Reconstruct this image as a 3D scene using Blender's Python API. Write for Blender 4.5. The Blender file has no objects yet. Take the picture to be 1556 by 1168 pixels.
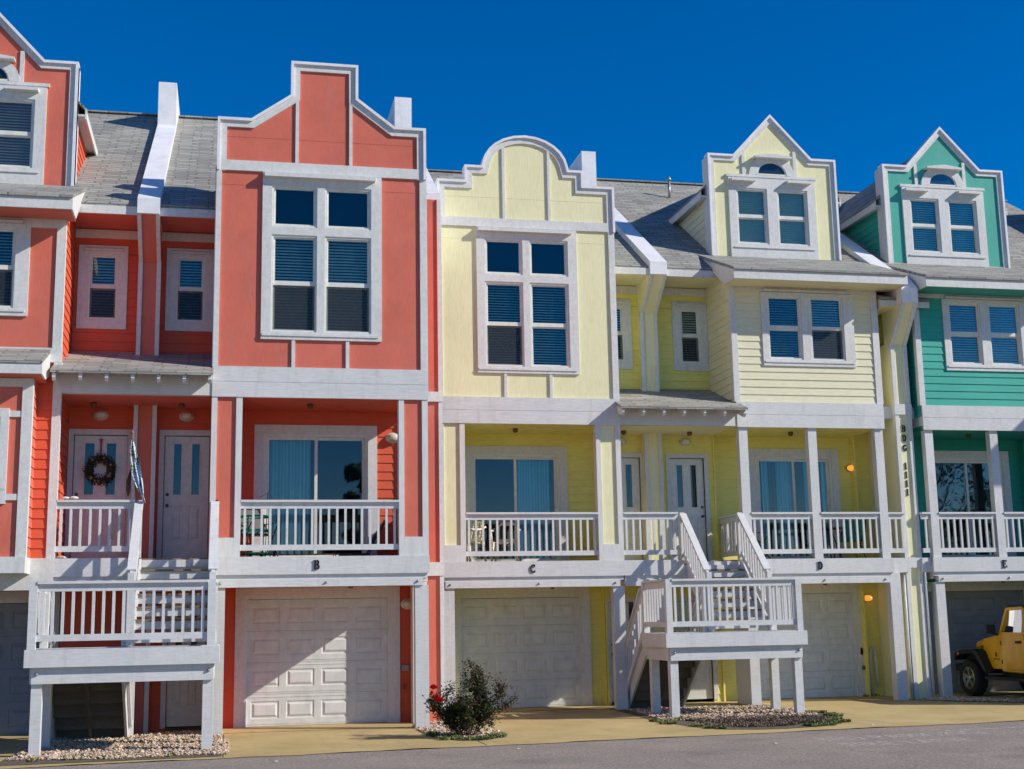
import bpy, math, random
from mathutils import Vector, Matrix
random.seed(7)
scn = bpy.context.scene
COL = scn.collection
# ------------------------------------------------------------------ helpers
LOC = {}
def empty(name, loc, label, cat, group=None):
    o = bpy.data.objects.new(name, None); COL.objects.link(o)
    o.location = loc; o.empty_display_size = .2
    LOC[o.name] = Vector(loc); tag(o, label, cat, group); return o
def tag(o, label=None, cat=None, group=None, kind=None):
    if label: o['label'] = label
    if cat: o['category'] = cat
    if group: o['group'] = group
    if kind: o['kind'] = kind
    return o
SPLIT = {'side_wall','soffit','eave_soffit','fascia','beam','trim','side_partition','dormer_trim','dormer_fascia','dormer_side','gap_wall','gap_fascia','pier','pier_trim','bracket_trim','landing_fascia','stringer','wall','porch_wall','bay_wall','drain_pipe','girder','skirt_fascia','pent_fascia','float','hinge','riser','tread','ceiling_lamp','parapet_wall','front_fender','sheet_joint','door_sash'}
class MB:
    def __init__(s): s.v = []; s.f = []; s.m = []
    def poly(s, pts, mi=0):
        n = len(s.v); s.v += [tuple(p) for p in pts]; s.f.append(tuple(range(n, n+len(pts)))); s.m.append(mi)
    def box(s, x0, x1, y0, y1, z0, z1, mi=0):
        n = len(s.v)
        s.v += [(x0,y0,z0),(x1,y0,z0),(x1,y1,z0),(x0,y1,z0),(x0,y0,z1),(x1,y0,z1),(x1,y1,z1),(x0,y1,z1)]
        for q in ((0,3,2,1),(4,5,6,7),(0,1,5,4),(1,2,6,5),(2,3,7,6),(3,0,4,7)):
            s.f.append(tuple(n+i for i in q)); s.m.append(mi)
    def prism(s, pts, d, mi=0):
        """closed outline pts (3D), extruded along vector d"""
        d = Vector(d); n = len(s.v); k = len(pts)
        P = [Vector(p) for p in pts]
        nrm = Vector((0,0,0))
        for i in range(k): nrm += P[i].cross(P[(i+1) % k])
        if nrm.dot(d) > 0: P.reverse()
        s.v += [tuple(p) for p in P] + [tuple(p+d) for p in P]
        s.f.append(tuple(n+i for i in range(k))); s.m.append(mi)
        s.f.append(tuple(n+k+i for i in reversed(range(k)))); s.m.append(mi)
        for i in range(k):
            j = (i+1) % k
            s.f.append((n+j, n+i, n+k+i, n+k+j)); s.m.append(mi)
    def bar(s, p, q, w, h, mi=0, up=(0,0,1)):
        p = Vector(p); q = Vector(q); d = (q-p); u = Vector(up)
        side = d.cross(u)
        if side.length < 1e-6: side = Vector((1,0,0))
        side.normalize(); n = side.cross(d).normalized()
        a = side*w/2; b = n*h/2
        s.prism([p-a-b, p+a-b, p+a+b, p-a+b], d, mi)
    def tube(s, pts, r, seg=8, mi=0, cap=True):
        pts = [Vector(p) for p in pts]; rr = r if isinstance(r, (list, tuple)) else [r]*len(pts)
        n = len(s.v); prev = None
        for i, p in enumerate(pts):
            if i == 0: t = pts[1]-pts[0]
            elif i == len(pts)-1: t = pts[-1]-pts[-2]
            else: t = pts[i+1]-pts[i-1]
            t.normalize()
            if prev is None:
                a = t.cross(Vector((0,0,1)));
                if a.length < 1e-3: a = t.cross(Vector((1,0,0)))
            else: a = prev - t*prev.dot(t)
            a.normalize(); prev = a; b = t.cross(a)
            for k in range(seg):
                an = 2*math.pi*k/seg; s.v.append(tuple(p+(a*math.cos(an)+b*math.sin(an))*rr[i]))
        for i in range(len(pts)-1):
            for k in range(seg):
                k2 = (k+1) % seg
                s.f.append((n+i*seg+k, n+i*seg+k2, n+(i+1)*seg+k2, n+(i+1)*seg+k)); s.m.append(mi)
        if cap:
            s.f.append(tuple(n+k for k in reversed(range(seg)))); s.m.append(mi)
            s.f.append(tuple(n+(len(pts)-1)*seg+k for k in range(seg))); s.m.append(mi)
    def lathe(s, c, axis, prof, seg=16, mi=0):
        """prof = [(r, t)] along axis from c"""
        ax = Vector(axis).normalized(); c = Vector(c)
        a = ax.cross(Vector((0,0,1)))
        if a.length < 1e-3: a = Vector((1,0,0))
        a.normalize(); b = ax.cross(a); n = len(s.v)
        for r, t in prof:
            for k in range(seg):
                an = 2*math.pi*k/seg; s.v.append(tuple(c+ax*t+(a*math.cos(an)+b*math.sin(an))*r))
        for i in range(len(prof)-1):
            for k in range(seg):
                k2 = (k+1) % seg
                s.f.append((n+i*seg+k, n+i*seg+k2, n+(i+1)*seg+k2, n+(i+1)*seg+k)); s.m.append(mi)
        s.f.append(tuple(n+k for k in reversed(range(seg)))); s.m.append(mi)
        s.f.append(tuple(n+(len(prof)-1)*seg+k for k in range(seg))); s.m.append(mi)
    def blob(s, c, r, rough=.25, mi=0, rnd=random):
        """little irregular octahedral stone"""
        c = Vector(c); n = len(s.v)
        rx, ry, rz = r
        dirs = [(1,0,0),(0,1,0),(-1,0,0),(0,-1,0),(0,0,1),(0,0,-1),(.6,.6,.5),(-.6,.6,.5),(-.6,-.6,.5),(.6,-.6,.5)]
        an = rnd.uniform(0, 6.28); ca, sa = math.cos(an), math.sin(an)
        for d in dirs:
            k = 1+rnd.uniform(-rough, rough)
            x, y = d[0]*rx*k, d[1]*ry*k
            s.v.append((c.x+x*ca-y*sa, c.y+x*sa+y*ca, c.z+d[2]*rz*k))
        for q in ((0,6,9),(0,1,6),(1,7,6),(1,2,7),(2,8,7),(2,3,8),(3,9,8),(3,0,9),(4,6,7),(4,7,8),(4,8,9),(4,9,6),(5,1,0),(5,2,1),(5,3,2),(5,0,3)):
            s.f.append(tuple(n+i for i in q)); s.m.append(mi)
    def clusters(s, tol=.006):
        """groups of faces that hang together: shared vertices or touching boxes"""
        par = list(range(len(s.v)))
        def find(a):
            while par[a] != a: par[a] = par[par[a]]; a = par[a]
            return a
        for f in s.f:
            for i in f[1:]: par[find(i)] = find(f[0])
        comp = {}
        for i in range(len(s.v)): comp.setdefault(find(i), []).append(i)
        keys = list(comp); bb = []
        for k in keys:
            P = [s.v[i] for i in comp[k]]
            bb.append([min(p[a] for p in P)-tol for a in range(3)]+[max(p[a] for p in P)+tol for a in range(3)])
        q = list(range(len(keys)))
        def fq(a):
            while q[a] != a: q[a] = q[q[a]]; a = q[a]
            return a
        for i in range(len(keys)):
            for j in range(i):
                A, B = bb[i], bb[j]
                if all(A[k] <= B[k+3] and B[k] <= A[k+3] for k in range(3)): q[fq(i)] = fq(j)
        root = {k: fq(i) for i, k in enumerate(keys)}
        out = {}
        for fi, f in enumerate(s.f): out.setdefault(root[find(f[0])], []).append(fi)
        return list(out.values())
    def build(s, name, mats, parent=None, smooth=False, bevel=0):
        if not s.f: return None
        if name in SPLIT and parent is not None and len(s.f) < 4000:
            cl = s.clusters()
            if len(cl) > 1:
                first = None
                for fs in sorted(cl, key=len, reverse=True):
                    m = MB(); idx = {}
                    for fi in fs:
                        g = []
                        for i in s.f[fi]:
                            if i not in idx: idx[i] = len(m.v); m.v.append(s.v[i])
                            g.append(idx[i])
                        m.f.append(tuple(g)); m.m.append(s.m[fi])
                    o = m.build_one(name, mats, parent, smooth, bevel); first = first or o
                return first
        return s.build_one(name, mats, parent, smooth, bevel)
    def build_one(s, name, mats, parent=None, smooth=False, bevel=0):
        me = bpy.data.meshes.new(name)
        off = Vector((0,0,0))
        if parent is not None:
            r = parent
            while r.parent is not None: r = r.parent
            off = LOC.get(r.name, Vector((0,0,0)))
        me.from_pydata([(x-off.x, y-off.y, z-off.z) for x, y, z in s.v], [], s.f)
        if not isinstance(mats, (list, tuple)): mats = [mats]
        for m in mats: me.materials.append(m)
        me.polygons.foreach_set('material_index', s.m)
        if smooth: me.polygons.foreach_set('use_smooth', [True]*len(s.f))
        me.update()
        o = bpy.data.objects.new(name, me); COL.objects.link(o)
        if parent is not None: o.parent = parent
        else: LOC[o.name] = Vector((0,0,0))
        if bevel:
            b = o.modifiers.new('bevel', 'BEVEL'); b.width = bevel; b.segments = 2; b.limit_method = 'ANGLE'
        return o
def thing(mb, name, mats, label, cat, group=None, kind=None, smooth=False, base=None):
    """a thing that is one mesh, with its origin at its base"""
    if base is None:
        xs = [v[0] for v in mb.v]; ys = [v[1] for v in mb.v]; zs = [v[2] for v in mb.v]
        base = ((min(xs)+max(xs))/2, (min(ys)+max(ys))/2, min(zs))
    mb.v = [(x-base[0], y-base[1], z-base[2]) for x, y, z in mb.v]
    o = mb.build(name, mats, None, smooth)
    o.location = base; LOC[o.name] = Vector(base)
    return tag(o, label, cat, group, kind)
# ------------------------------------------------------------------ materials
def mat(name):
    m = bpy.data.materials.new(name); m.use_nodes = True; nt = m.node_tree; nt.nodes.clear()
    out = nt.nodes.new('ShaderNodeOutputMaterial'); b = nt.nodes.new('ShaderNodeBsdfPrincipled')
    nt.links.new(b.outputs[0], out.inputs[0]); return m, nt, b, out
def N(nt, t, **k):
    n = nt.nodes.new(t)
    for a, v in k.items(): setattr(n, a, v)
    return n
def noise(nt, vec, scale, detail=4, rough=.6):
    n = N(nt, 'ShaderNodeTexNoise'); n.inputs['Scale'].default_value = scale
    n.inputs['Detail'].default_value = detail; n.inputs['Roughness'].default_value = rough
    if vec is not None: nt.links.new(vec, n.inputs['Vector'])
    return n
def mapping(nt, scale):
    g = N(nt, 'ShaderNodeNewGeometry'); m = N(nt, 'ShaderNodeMapping'); m.inputs['Scale'].default_value = scale
    nt.links.new(g.outputs['Position'], m.inputs['Vector']); return m.outputs[0]
def ramp(nt, fac, stops):
    r = N(nt, 'ShaderNodeValToRGB'); nt.links.new(fac, r.inputs[0])
    e = r.color_ramp.elements
    e[0].position, e[0].color = stops[0][0], (*stops[0][1], 1); e[1].position, e[1].color = stops[-1][0], (*stops[-1][1], 1)
    for p, c in stops[1:-1]:
        x = e.new(p); x.color = (*c, 1)
    return r.outputs[0]
def mix(nt, fac, a, b, mode='MIX'):
    m = N(nt, 'ShaderNodeMix', data_type='RGBA', blend_type=mode)
    for sock, v in ((m.inputs[0], fac), (m.inputs[6], a), (m.inputs[7], b)):
        if hasattr(v, 'is_output'): nt.links.new(v, sock)
        elif isinstance(v, (int, float)): sock.default_value = v
        else: sock.default_value = (*v, 1)
    return m.outputs[2]
def bump(nt, b, h, strength, dist=.01):
    n = N(nt, 'ShaderNodeBump'); n.inputs['Strength'].default_value = strength; n.inputs['Distance'].default_value = dist
    nt.links.new(h, n.inputs['Height']); nt.links.new(n.outputs[0], b.inputs['Normal'])
def sc(c, k): return tuple(min(1, x*k) for x in c)
def paint(name, c, rough=.6, grain=(1,1,1), gscale=6, var=.12, dirt=0, bstr=.25):
    """painted wood: slight tone variation, weather streaks and grain"""
    m, nt, b, out = mat(name)
    v = mapping(nt, (1,1,1)); n1 = noise(nt, v, 1.3, 5)
    base = ramp(nt, n1.outputs[0], [(.3, sc(c, 1-var)), (.7, sc(c, 1+var*.6))])
    vg = mapping(nt, grain); n2 = noise(nt, vg, gscale, 6, .7)
    g = ramp(nt, n2.outputs[0], [(.35, (.86,.86,.86)), (.6, (1,1,1))])
    col = mix(nt, 1, base, g, 'MULTIPLY')
    if dirt:
        n3 = noise(nt, mapping(nt, (2.2,2.2,.35)), 3.2, 6, .75)
        d = ramp(nt, n3.outputs[0], [(.52, (0,0,0)), (.72, (1,1,1))])
        col = mix(nt, d, col, mix(nt, dirt, col, (.30,.29,.25)))
    nt.links.new(col, b.inputs['Base Color']); b.inputs['Roughness'].default_value = rough
    b.inputs['Specular IOR Level'].default_value = .3
    bump(nt, b, n2.outputs[0], bstr, .004)
    return m
CORAL = (.70,.170,.112); CREAM = (.86,.82,.50); TEAL = (.055,.41,.33)
M = {}
M['white'] = paint('white_trim', (.71,.71,.685), grain=(1,1,1), gscale=14, var=.05, dirt=.25)
M['white_v'] = paint('white_board', (.72,.72,.695), grain=(9,9,.8), gscale=5, var=.05, dirt=.2)
M['deckwhite'] = paint('deck_paint', (.69,.69,.68), grain=(1.2,9,9), gscale=5, var=.06, dirt=.3, bstr=.35)
M['vinyl'] = paint('vinyl', (.76,.76,.70), rough=.4, gscale=8, var=.03, bstr=.05)
M['gdoor'] = paint('garage_door_paint', (.68,.70,.68), rough=.45, gscale=5, var=.04, dirt=.25, bstr=.05)
M['capw'] = paint('parapet_cap', (.84,.84,.86), rough=.45, gscale=3, var=.04, dirt=.15, bstr=.05)
M['coral'] = paint('coral_panel', CORAL, grain=(14,14,.9), gscale=6, var=.12, dirt=.22, bstr=.45)
M['coral_s'] = paint('coral_siding', (.70,.120,.055), grain=(1,1,12), gscale=5, var=.06)  # same coral paint, colour deepened towards the look of the shaded recesses
M['cream'] = paint('cream_panel', CREAM, grain=(14,14,.9), gscale=6, var=.05, dirt=.08, bstr=.4)
M['cream_shaded'] = paint('cream_shaded_siding', (.88,.79,.22), grain=(1,1,12), gscale=5, var=.04)  # cream paint with the porch shade put into the colour, deeper yellow
M['teal'] = paint('teal_panel', TEAL, grain=(14,14,.9), gscale=6, var=.07, dirt=.1)
M['teal_shaded'] = paint('teal_shaded_siding', (.02,.33,.25), grain=(1,1,12), gscale=5, var=.06)  # teal paint darkened, shade of porch and recess is in the colour
M['gdark'] = paint('slate_garage_paint', (.26,.28,.31), rough=.45, gscale=5, var=.05, dirt=.2, bstr=.05)
M['cream_sunlit'] = paint('cream_sunlit_siding', (.80,.76,.52), grain=(1,1,12), gscale=5, var=.05, dirt=.12)  # same cream siding, paler copy for the sunlit faces
M['teal_sunlit'] = paint('teal_sunlit_siding', (.036,.41,.325), grain=(1,1,12), gscale=5, var=.07, dirt=.12)  # same teal siding, lighter copy for the sunlit faces
M['under'] = paint('raw_wood', (.16,.13,.10), grain=(1,8,8), gscale=6, var=.25, bstr=.5)
M['tread'] = paint('worn_tread', (.24,.17,.12), grain=(1,9,9), gscale=6, var=.3, dirt=.4)
M['black'] = paint('black_plastic', (.018,.018,.02), rough=.5, var=.1, bstr=.1)
M['brass'] = paint('old_brass', (.16,.09,.04), rough=.4, var=.2)
M['letter'] = paint('letter_bronze', (.035,.025,.025), rough=.5, var=.2, bstr=.1)
M['plasticw'] = paint('white_resin', (.74,.68,.58), rough=.35, var=.05, bstr=.05)
M['green'] = paint('green_plastic', (.01,.28,.20), rough=.4, var=.1, bstr=.05)
def simple(name, c, rough=.5, metal=0, emit=None, es=0):
    m, nt, b, out = mat(name); n = noise(nt, mapping(nt, (1,1,1)), 9, 3)
    nt.links.new(ramp(nt, n.outputs[0], [(.3, sc(c,.88)), (.7, sc(c,1.1))]), b.inputs['Base Color'])
    b.inputs['Roughness'].default_value = rough; b.inputs['Metallic'].default_value = metal
    if emit: b.inputs['Emission Color'].default_value = (*emit, 1); b.inputs['Emission Strength'].default_value = es
    return m
M['dark'] = simple('dark_room', (.012,.014,.018), .9)
M['room'] = simple('dim_room', (.10,.10,.10), .9)
M['globe'] = simple('lamp_globe', (.66,.63,.52), .3)
M['litglobe'] = simple('lit_lamp_globe', (.6,.35,.08), .4, emit=(1,.40,.05), es=.75)
M['litcore'] = simple('lit_bulb', (.9,.6,.2), .4, emit=(1,.62,.15), es=3)
M['blind'] = simple('blind_slat', (.84,.84,.74), .6)
M['metal'] = simple('grey_metal', (.35,.35,.34), .4, .6)
def glass_mat(name, tint, refl=1.0, trans=.8):
    m, nt, b, out = mat(name); nt.nodes.remove(b)
    tr = N(nt, 'ShaderNodeBsdfTransparent'); tr.inputs[0].default_value = (*sc(tint, trans), 1)
    gl = N(nt, 'ShaderNodeBsdfGlossy'); gl.inputs['Roughness'].default_value = .015
    gl.inputs[0].default_value = (1,1,1,1)
    fr = N(nt, 'ShaderNodeFresnel'); fr.inputs[0].default_value = 1.62
    g = noise(nt, mapping(nt, (1,1,1)), .9, 2)
    bp = N(nt, 'ShaderNodeBump'); bp.inputs['Strength'].default_value = .12; bp.inputs['Distance'].default_value = .02
    nt.links.new(g.outputs[0], bp.inputs['Height']); nt.links.new(bp.outputs[0], gl.inputs['Normal'])
    mx = N(nt, 'ShaderNodeMixShader'); ml = N(nt, 'ShaderNodeMath', operation='MULTIPLY'); ml.inputs[1].default_value = refl
    nt.links.new(fr.outputs[0], ml.inputs[0]); nt.links.new(ml.outputs[0], mx.inputs[0])
    nt.links.new(tr.outputs[0], mx.inputs[1]); nt.links.new(gl.outputs[0], mx.inputs[2]); nt.links.new(mx.outputs[0], out.inputs[0])
    return m
M['glass'] = glass_mat('window_glass', (.80,.93,.93), .95, .97)
M['glassd'] = glass_mat('sliding_glass', (.75,.93,.97), .95, .95)
def screen_mat():
    m, nt, b, out = mat('insect_screen')
    tr = N(nt, 'ShaderNodeBsdfTransparent'); b.inputs['Base Color'].default_value = (.022,.030,.036,1); b.inputs['Roughness'].default_value = .8
    mx = N(nt, 'ShaderNodeMixShader'); w = noise(nt, mapping(nt, (1,1,1)), 3, 2)
    r = ramp(nt, w.outputs[0], [(.3, (.5,.5,.5)), (.7, (.62,.62,.62))])
    nt.links.new(r, mx.inputs[0]); nt.links.new(tr.outputs[0], mx.inputs[1]); nt.links.new(b.outputs[0], mx.inputs[2])
    nt.links.new(mx.outputs[0], out.inputs[0]); return m
M['screen'] = screen_mat()
def shingles(name, axis, kz):
    """asphalt shingles; axis = course direction, kz = up-slope metres per metre of height"""
    m, nt, b, out = mat(name)
    g = N(nt, 'ShaderNodeNewGeometry'); s = N(nt, 'ShaderNodeSeparateXYZ'); nt.links.new(g.outputs['Position'], s.inputs[0])
    mu = N(nt, 'ShaderNodeMath', operation='MULTIPLY'); mu.inputs[1].default_value = kz; nt.links.new(s.outputs['Z'], mu.inputs[0])
    c = N(nt, 'ShaderNodeCombineXYZ'); nt.links.new(s.outputs[axis], c.inputs[0]); nt.links.new(mu.outputs[0], c.inputs[1])
    nz = noise(nt, g.outputs['Position'], 7, 3); 
    va = N(nt, 'ShaderNodeVectorMath', operation='MULTIPLY_ADD'); va.inputs[1].default_value = (.22,.028,0)
    nt.links.new(nz.outputs['Color'], va.inputs[0]); nt.links.new(c.outputs[0], va.inputs[2])
    br = N(nt, 'ShaderNodeTexBrick'); nt.links.new(va.outputs[0], br.inputs['Vector'])
    br.offset = .37; br.squash = 1; br.inputs['Scale'].default_value = 1
    br.inputs['Color1'].default_value = (.40,.395,.37,1); br.inputs['Color2'].default_value = (.25,.25,.24,1)
    br.inputs['Mortar'].default_value = (.13,.13,.125,1); br.inputs['Mortar Size'].default_value = .011
    br.inputs['Mortar Smooth'].default_value = .3; br.inputs['Bias'].default_value = -.1
    br.inputs['Brick Width'].default_value = .42; br.inputs['Row Height'].default_value = .14
    n2 = noise(nt, g.outputs['Position'], 55, 4, .8); n3 = noise(nt, g.outputs['Position'], .7, 4)
    col = mix(nt, 1, br.outputs[0], ramp(nt, n2.outputs[0], [(.3, (.7,.7,.7)), (.7, (1.2,1.2,1.2))]), 'MULTIPLY')
    col = mix(nt, 1, col, ramp(nt, n3.outputs[0], [(.3, (.82,.80,.78)), (.7, (1.1,1.08,1))]), 'MULTIPLY')
    nt.links.new(col, b.inputs['Base Color']); b.inputs['Roughness'].default_value = .9
    iv = N(nt, 'ShaderNodeMath', operation='SUBTRACT'); iv.inputs[0].default_value = 1; nt.links.new(br.outputs['Fac'], iv.inputs[1])
    ad = N(nt, 'ShaderNodeMath', operation='MULTIPLY_ADD'); ad.inputs[1].default_value = .4
    nt.links.new(n2.outputs[0], ad.inputs[0]); nt.links.new(iv.outputs[0], ad.inputs[2])
    bump(nt, b, ad.outputs[0], .8, .012); return m
M['sh_main'] = shingles('roof_shingles', 'X', 1.85)
M['sh_skirt'] = shingles('skirt_shingles', 'X', 2.65)
M['sh_side'] = shingles('dormer_shingles', 'Y', 1.45)
def cloth(name, c1, c2, sx):
    m, nt, b, out = mat(name); w = N(nt, 'ShaderNodeTexWave'); nt.links.new(mapping(nt, (1,.3,.02)), w.inputs[0]); w.inputs['Scale'].default_value = sx
    w.inputs['Distortion'].default_value = 1.5
    nt.links.new(ramp(nt, w.outputs[0], [(.2, c1), (.8, c2)]), b.inputs['Base Color']); b.inputs['Roughness'].default_value = .9; return m
M['curtain'] = cloth('curtain_cloth', (.42,.66,.68), (.62,.86,.86), 5)
M['curtain_w'] = cloth('pale_curtain', (.50,.60,.58), (.72,.80,.76), 5)
M['curtain_d'] = cloth('brown_curtain', (.10,.06,.05), (.16,.10,.08), 5)
def asphalt():
    m, nt, b, out = mat('asphalt'); p = mapping(nt, (1,1,1))
    n1 = noise(nt, p, 24, 6, .9); n2 = noise(nt, p, .8, 5); vor = N(nt, 'ShaderNodeTexVoronoi'); vor.inputs['Scale'].default_value = 60; nt.links.new(p, vor.inputs['Vector'])
    c = ramp(nt, n1.outputs[0], [(.36, (.12,.095,.08)), (.5, (.26,.215,.185)), (.64, (.50,.43,.37))])
    c = mix(nt, 1, c, ramp(nt, n2.outputs[0], [(.3, (.85,.84,.85)), (.7, (1.1,1.08,1.05))]), 'MULTIPLY')
    sp = ramp(nt, vor.outputs['Distance'], [(.05, (1,1,1)), (.12, (0,0,0))])
    c = mix(nt, sp, c, (.36,.34,.32))
    pz = N(nt, 'ShaderNodeVectorMath', operation='MULTIPLY_ADD'); pz.inputs[1].default_value = (.9,.9,0); nw = noise(nt, p, 1.1, 4)
    nt.links.new(nw.outputs['Color'], pz.inputs[0]); nt.links.new(p, pz.inputs[2])
    vc = N(nt, 'ShaderNodeTexVoronoi', feature='DISTANCE_TO_EDGE'); vc.inputs['Scale'].default_value = .32; nt.links.new(pz.outputs[0], vc.inputs['Vector'])
    ck = ramp(nt, vc.outputs['Distance'], [(.002, (1,1,1)), (.006, (0,0,0))]); c = mix(nt, ck, c, mix(nt, .30, c, (.05,.045,.04)))
    no = noise(nt, mapping(nt, (1,1,1)), .45, 3); oil = ramp(nt, no.outputs[0], [(.60, (0,0,0)), (.68, (1,1,1))]); c = mix(nt, oil, c, mix(nt, .22, c, (.05,.045,.04)))
    nt.links.new(c, b.inputs['Base Color']); b.inputs['Roughness'].default_value = .95; bump(nt, b, n1.outputs[0], .6, .006); return m
M['asphalt'] = asphalt()
def concrete():
    m, nt, b, out = mat('tan_concrete'); p = mapping(nt, (1,1,1)); n1 = noise(nt, p, .55, 6, .65); n2 = noise(nt, p, 45, 3); n3 = noise(nt, mapping(nt, (1,.35,1)), 1.8, 6, .8)
    c = ramp(nt, n1.outputs[0], [(.3, (.40,.29,.115)), (.55, (.52,.39,.165)), (.75, (.58,.45,.21))])
    c = mix(nt, 1, c, ramp(nt, n2.outputs[0], [(.3, (.85,.85,.85)), (.7, (1.08,1.08,1.08))]), 'MULTIPLY')
    d = ramp(nt, n3.outputs[0], [(.55, (0,0,0)), (.75, (1,1,1))])
    c = mix(nt, d, c, mix(nt, .45, c, (.20,.15,.10)))
    n4 = noise(nt, mapping(nt, (2.6,.25,1)), .9, 5, .7); tr = ramp(nt, n4.outputs[0], [(.56, (0,0,0)), (.70, (1,1,1))]); c = mix(nt, tr, c, mix(nt, .3, c, (.22,.17,.12)))
    n5 = noise(nt, p, 2.6, 5, .7); sp5 = ramp(nt, n5.outputs[0], [(.66, (0,0,0)), (.73, (1,1,1))]); c = mix(nt, sp5, c, mix(nt, .4, c, (.12,.09,.06)))
    nt.links.new(c, b.inputs['Base Color']); b.inputs['Roughness'].default_value = .9; bump(nt, b, n2.outputs[0], .3, .003); return m
M['concrete'] = concrete()
def vary(name, stops, scale=8, rough=.8, detail=2, trans=0):
    m, nt, b, out = mat(name); n = noise(nt, mapping(nt, (1,1,1)), scale, detail)
    nt.links.new(ramp(nt, n.outputs[0], stops), b.inputs['Base Color']); b.inputs['Roughness'].default_value = rough
    return m
M['stone'] = vary('shell_gravel', [(.25, (.07,.05,.04)), (.40, (.30,.20,.13)), (.50, (.58,.42,.25)), (.58, (.60,.45,.38)), (.68, (.80,.74,.64))], 22)
M['soil'] = vary('soil', [(.3, (.06,.05,.035)), (.7, (.16,.13,.08))], 12, .95, 5)
M['grass'] = vary('weed_blades', [(.3, (.08,.12,.025)), (.5, (.15,.20,.045)), (.7, (.27,.23,.10))], 5)
M['leafd'] = vary('rose_leaves', [(.28, (.018,.045,.014)), (.48, (.045,.075,.025)), (.58, (.085,.05,.025)), (.72, (.13,.045,.03))], 16, .45)
M['stem'] = vary('rose_stems', [(.3, (.07,.03,.03)), (.7, (.14,.07,.05))], 16, .6)
M['rose'] = vary('rose_petals', [(.3, (.55,.0,.012)), (.7, (.75,.01,.04))], 16, .5)
M['rosep'] = vary('pink_petals', [(.3, (.6,.06,.10)), (.7, (.7,.15,.18))], 16, .5)
M['dryleaf'] = vary('dry_leaves', [(.3, (.10,.08,.05)), (.6, (.22,.15,.11)), (.8, (.16,.17,.06))], 7)
M['sand'] = vary('sandy_ground', [(.3, (.20,.17,.11)), (.7, (.33,.28,.19))], .6, .95, 6)
def worn_paint():
    m, nt, b, out = mat('worn_road_paint'); n = noise(nt, mapping(nt, (1,1,1)), 11, 6, .8)
    tr = N(nt, 'ShaderNodeBsdfTransparent'); mx = N(nt, 'ShaderNodeMixShader')
    r = ramp(nt, n.outputs[0], [(.36, (.12,.12,.12)), (.60, (.85,.85,.85))])
    b.inputs['Base Color'].default_value = (.62,.60,.58,1); b.inputs['Roughness'].default_value = .9
    nt.links.new(r, mx.inputs[0]); nt.links.new(tr.outputs[0], mx.inputs[1]); nt.links.new(b.outputs[0], mx.inputs[2]); nt.links.new(mx.outputs[0], out.inputs[0]); return m
M['roadpaint'] = worn_paint()
# ------------------------------------------------------------------ building pieces
def cells(mb, x0, x1, z0, z1, holes, emit):
    """rectangles of [x0,x1]x[z0,z1] that no hole covers"""
    xs = sorted({x0, x1, *[min(max(h[0], x0), x1) for h in holes], *[min(max(h[1], x0), x1) for h in holes]})
    zs = sorted({z0, z1, *[min(max(h[2], z0), z1) for h in holes], *[min(max(h[3], z0), z1) for h in holes]})
    for k in range(len(zs)-1):
        run = None
        for i in range(len(xs)-1):
            cx, cz = (xs[i]+xs[i+1])/2, (zs[k]+zs[k+1])/2
            inside = any(h[0] < cx < h[1] and h[2] < cz < h[3] for h in holes)
            if inside:
                if run is not None: emit(run, xs[i], zs[k], zs[k+1]); run = None
            elif run is None: run = xs[i]
        if run is not None: emit(run, xs[-1], zs[k], zs[k+1])
def panel_front(mb, x0, x1, z0, z1, y, holes=(), t=.08):
    cells(mb, x0, x1, z0, z1, list(holes), lambda a, b, c, d: mb.poly([(a,y,c),(b,y,c),(b,y,d),(a,y,d)]))
def siding_front(mb, x0, x1, z0, z1, y, holes=(), ex=.165):
    z = z0
    while z < z1-1e-4:
        zt = min(z+ex, z1)
        def em(a, b, c, d):
            ya = y-.004-.016*(1-(c-z)/ex); yb = y-.004-.016*(1-(d-z)/ex)
            mb.poly([(a,ya,c),(b,ya,c),(b,yb,d),(a,yb,d)])
            if abs(c-z) < 1e-5: mb.poly([(a,y,c),(b,y,c),(b,ya,c),(a,ya,c)])
        cells(mb, x0, x1, z, zt, list(holes), em); z = zt
def siding_side(mb, x, y0, y1, z0, z1, sgn, ex=.165, zbase=None, top=None):
    """siding on a wall facing sgn*X; top(y)->z limit optional at the two ends"""
    z = z0 if zbase is None else zbase
    while z < z1-1e-4:
        zt = min(z+ex, z1)
        if zt > z0:
            xa = x+sgn*.020; xb = x+sgn*.004
            P = [(xa,y0,z),(xa,y1,z),(xb,y1,zt),(xb,y0,zt)]
            if sgn > 0: mb.poly(P)
            else: mb.poly(P[::-1])
            Q = [(x,y0,z),(x,y1,z),(xa,y1,z),(xa,y0,z)]
            mb.poly(Q if sgn > 0 else Q[::-1])
        z = zt
def frame(mb, x0, x1, z0, z1, w, ya, yb, wb=None, wt=None, mi=0):
    """rectangular frame, bars butted"""
    wb = w if wb is None else wb; wt = w if wt is None else wt
    mb.box(x0, x0+w, ya, yb, z0, z1, mi); mb.box(x1-w, x1, ya, yb, z0, z1, mi)
    mb.box(x0+w, x1-w, ya, yb, z0, z0+wb, mi); mb.box(x0+w, x1-w, ya, yb, z1-wt, z1, mi)
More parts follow.
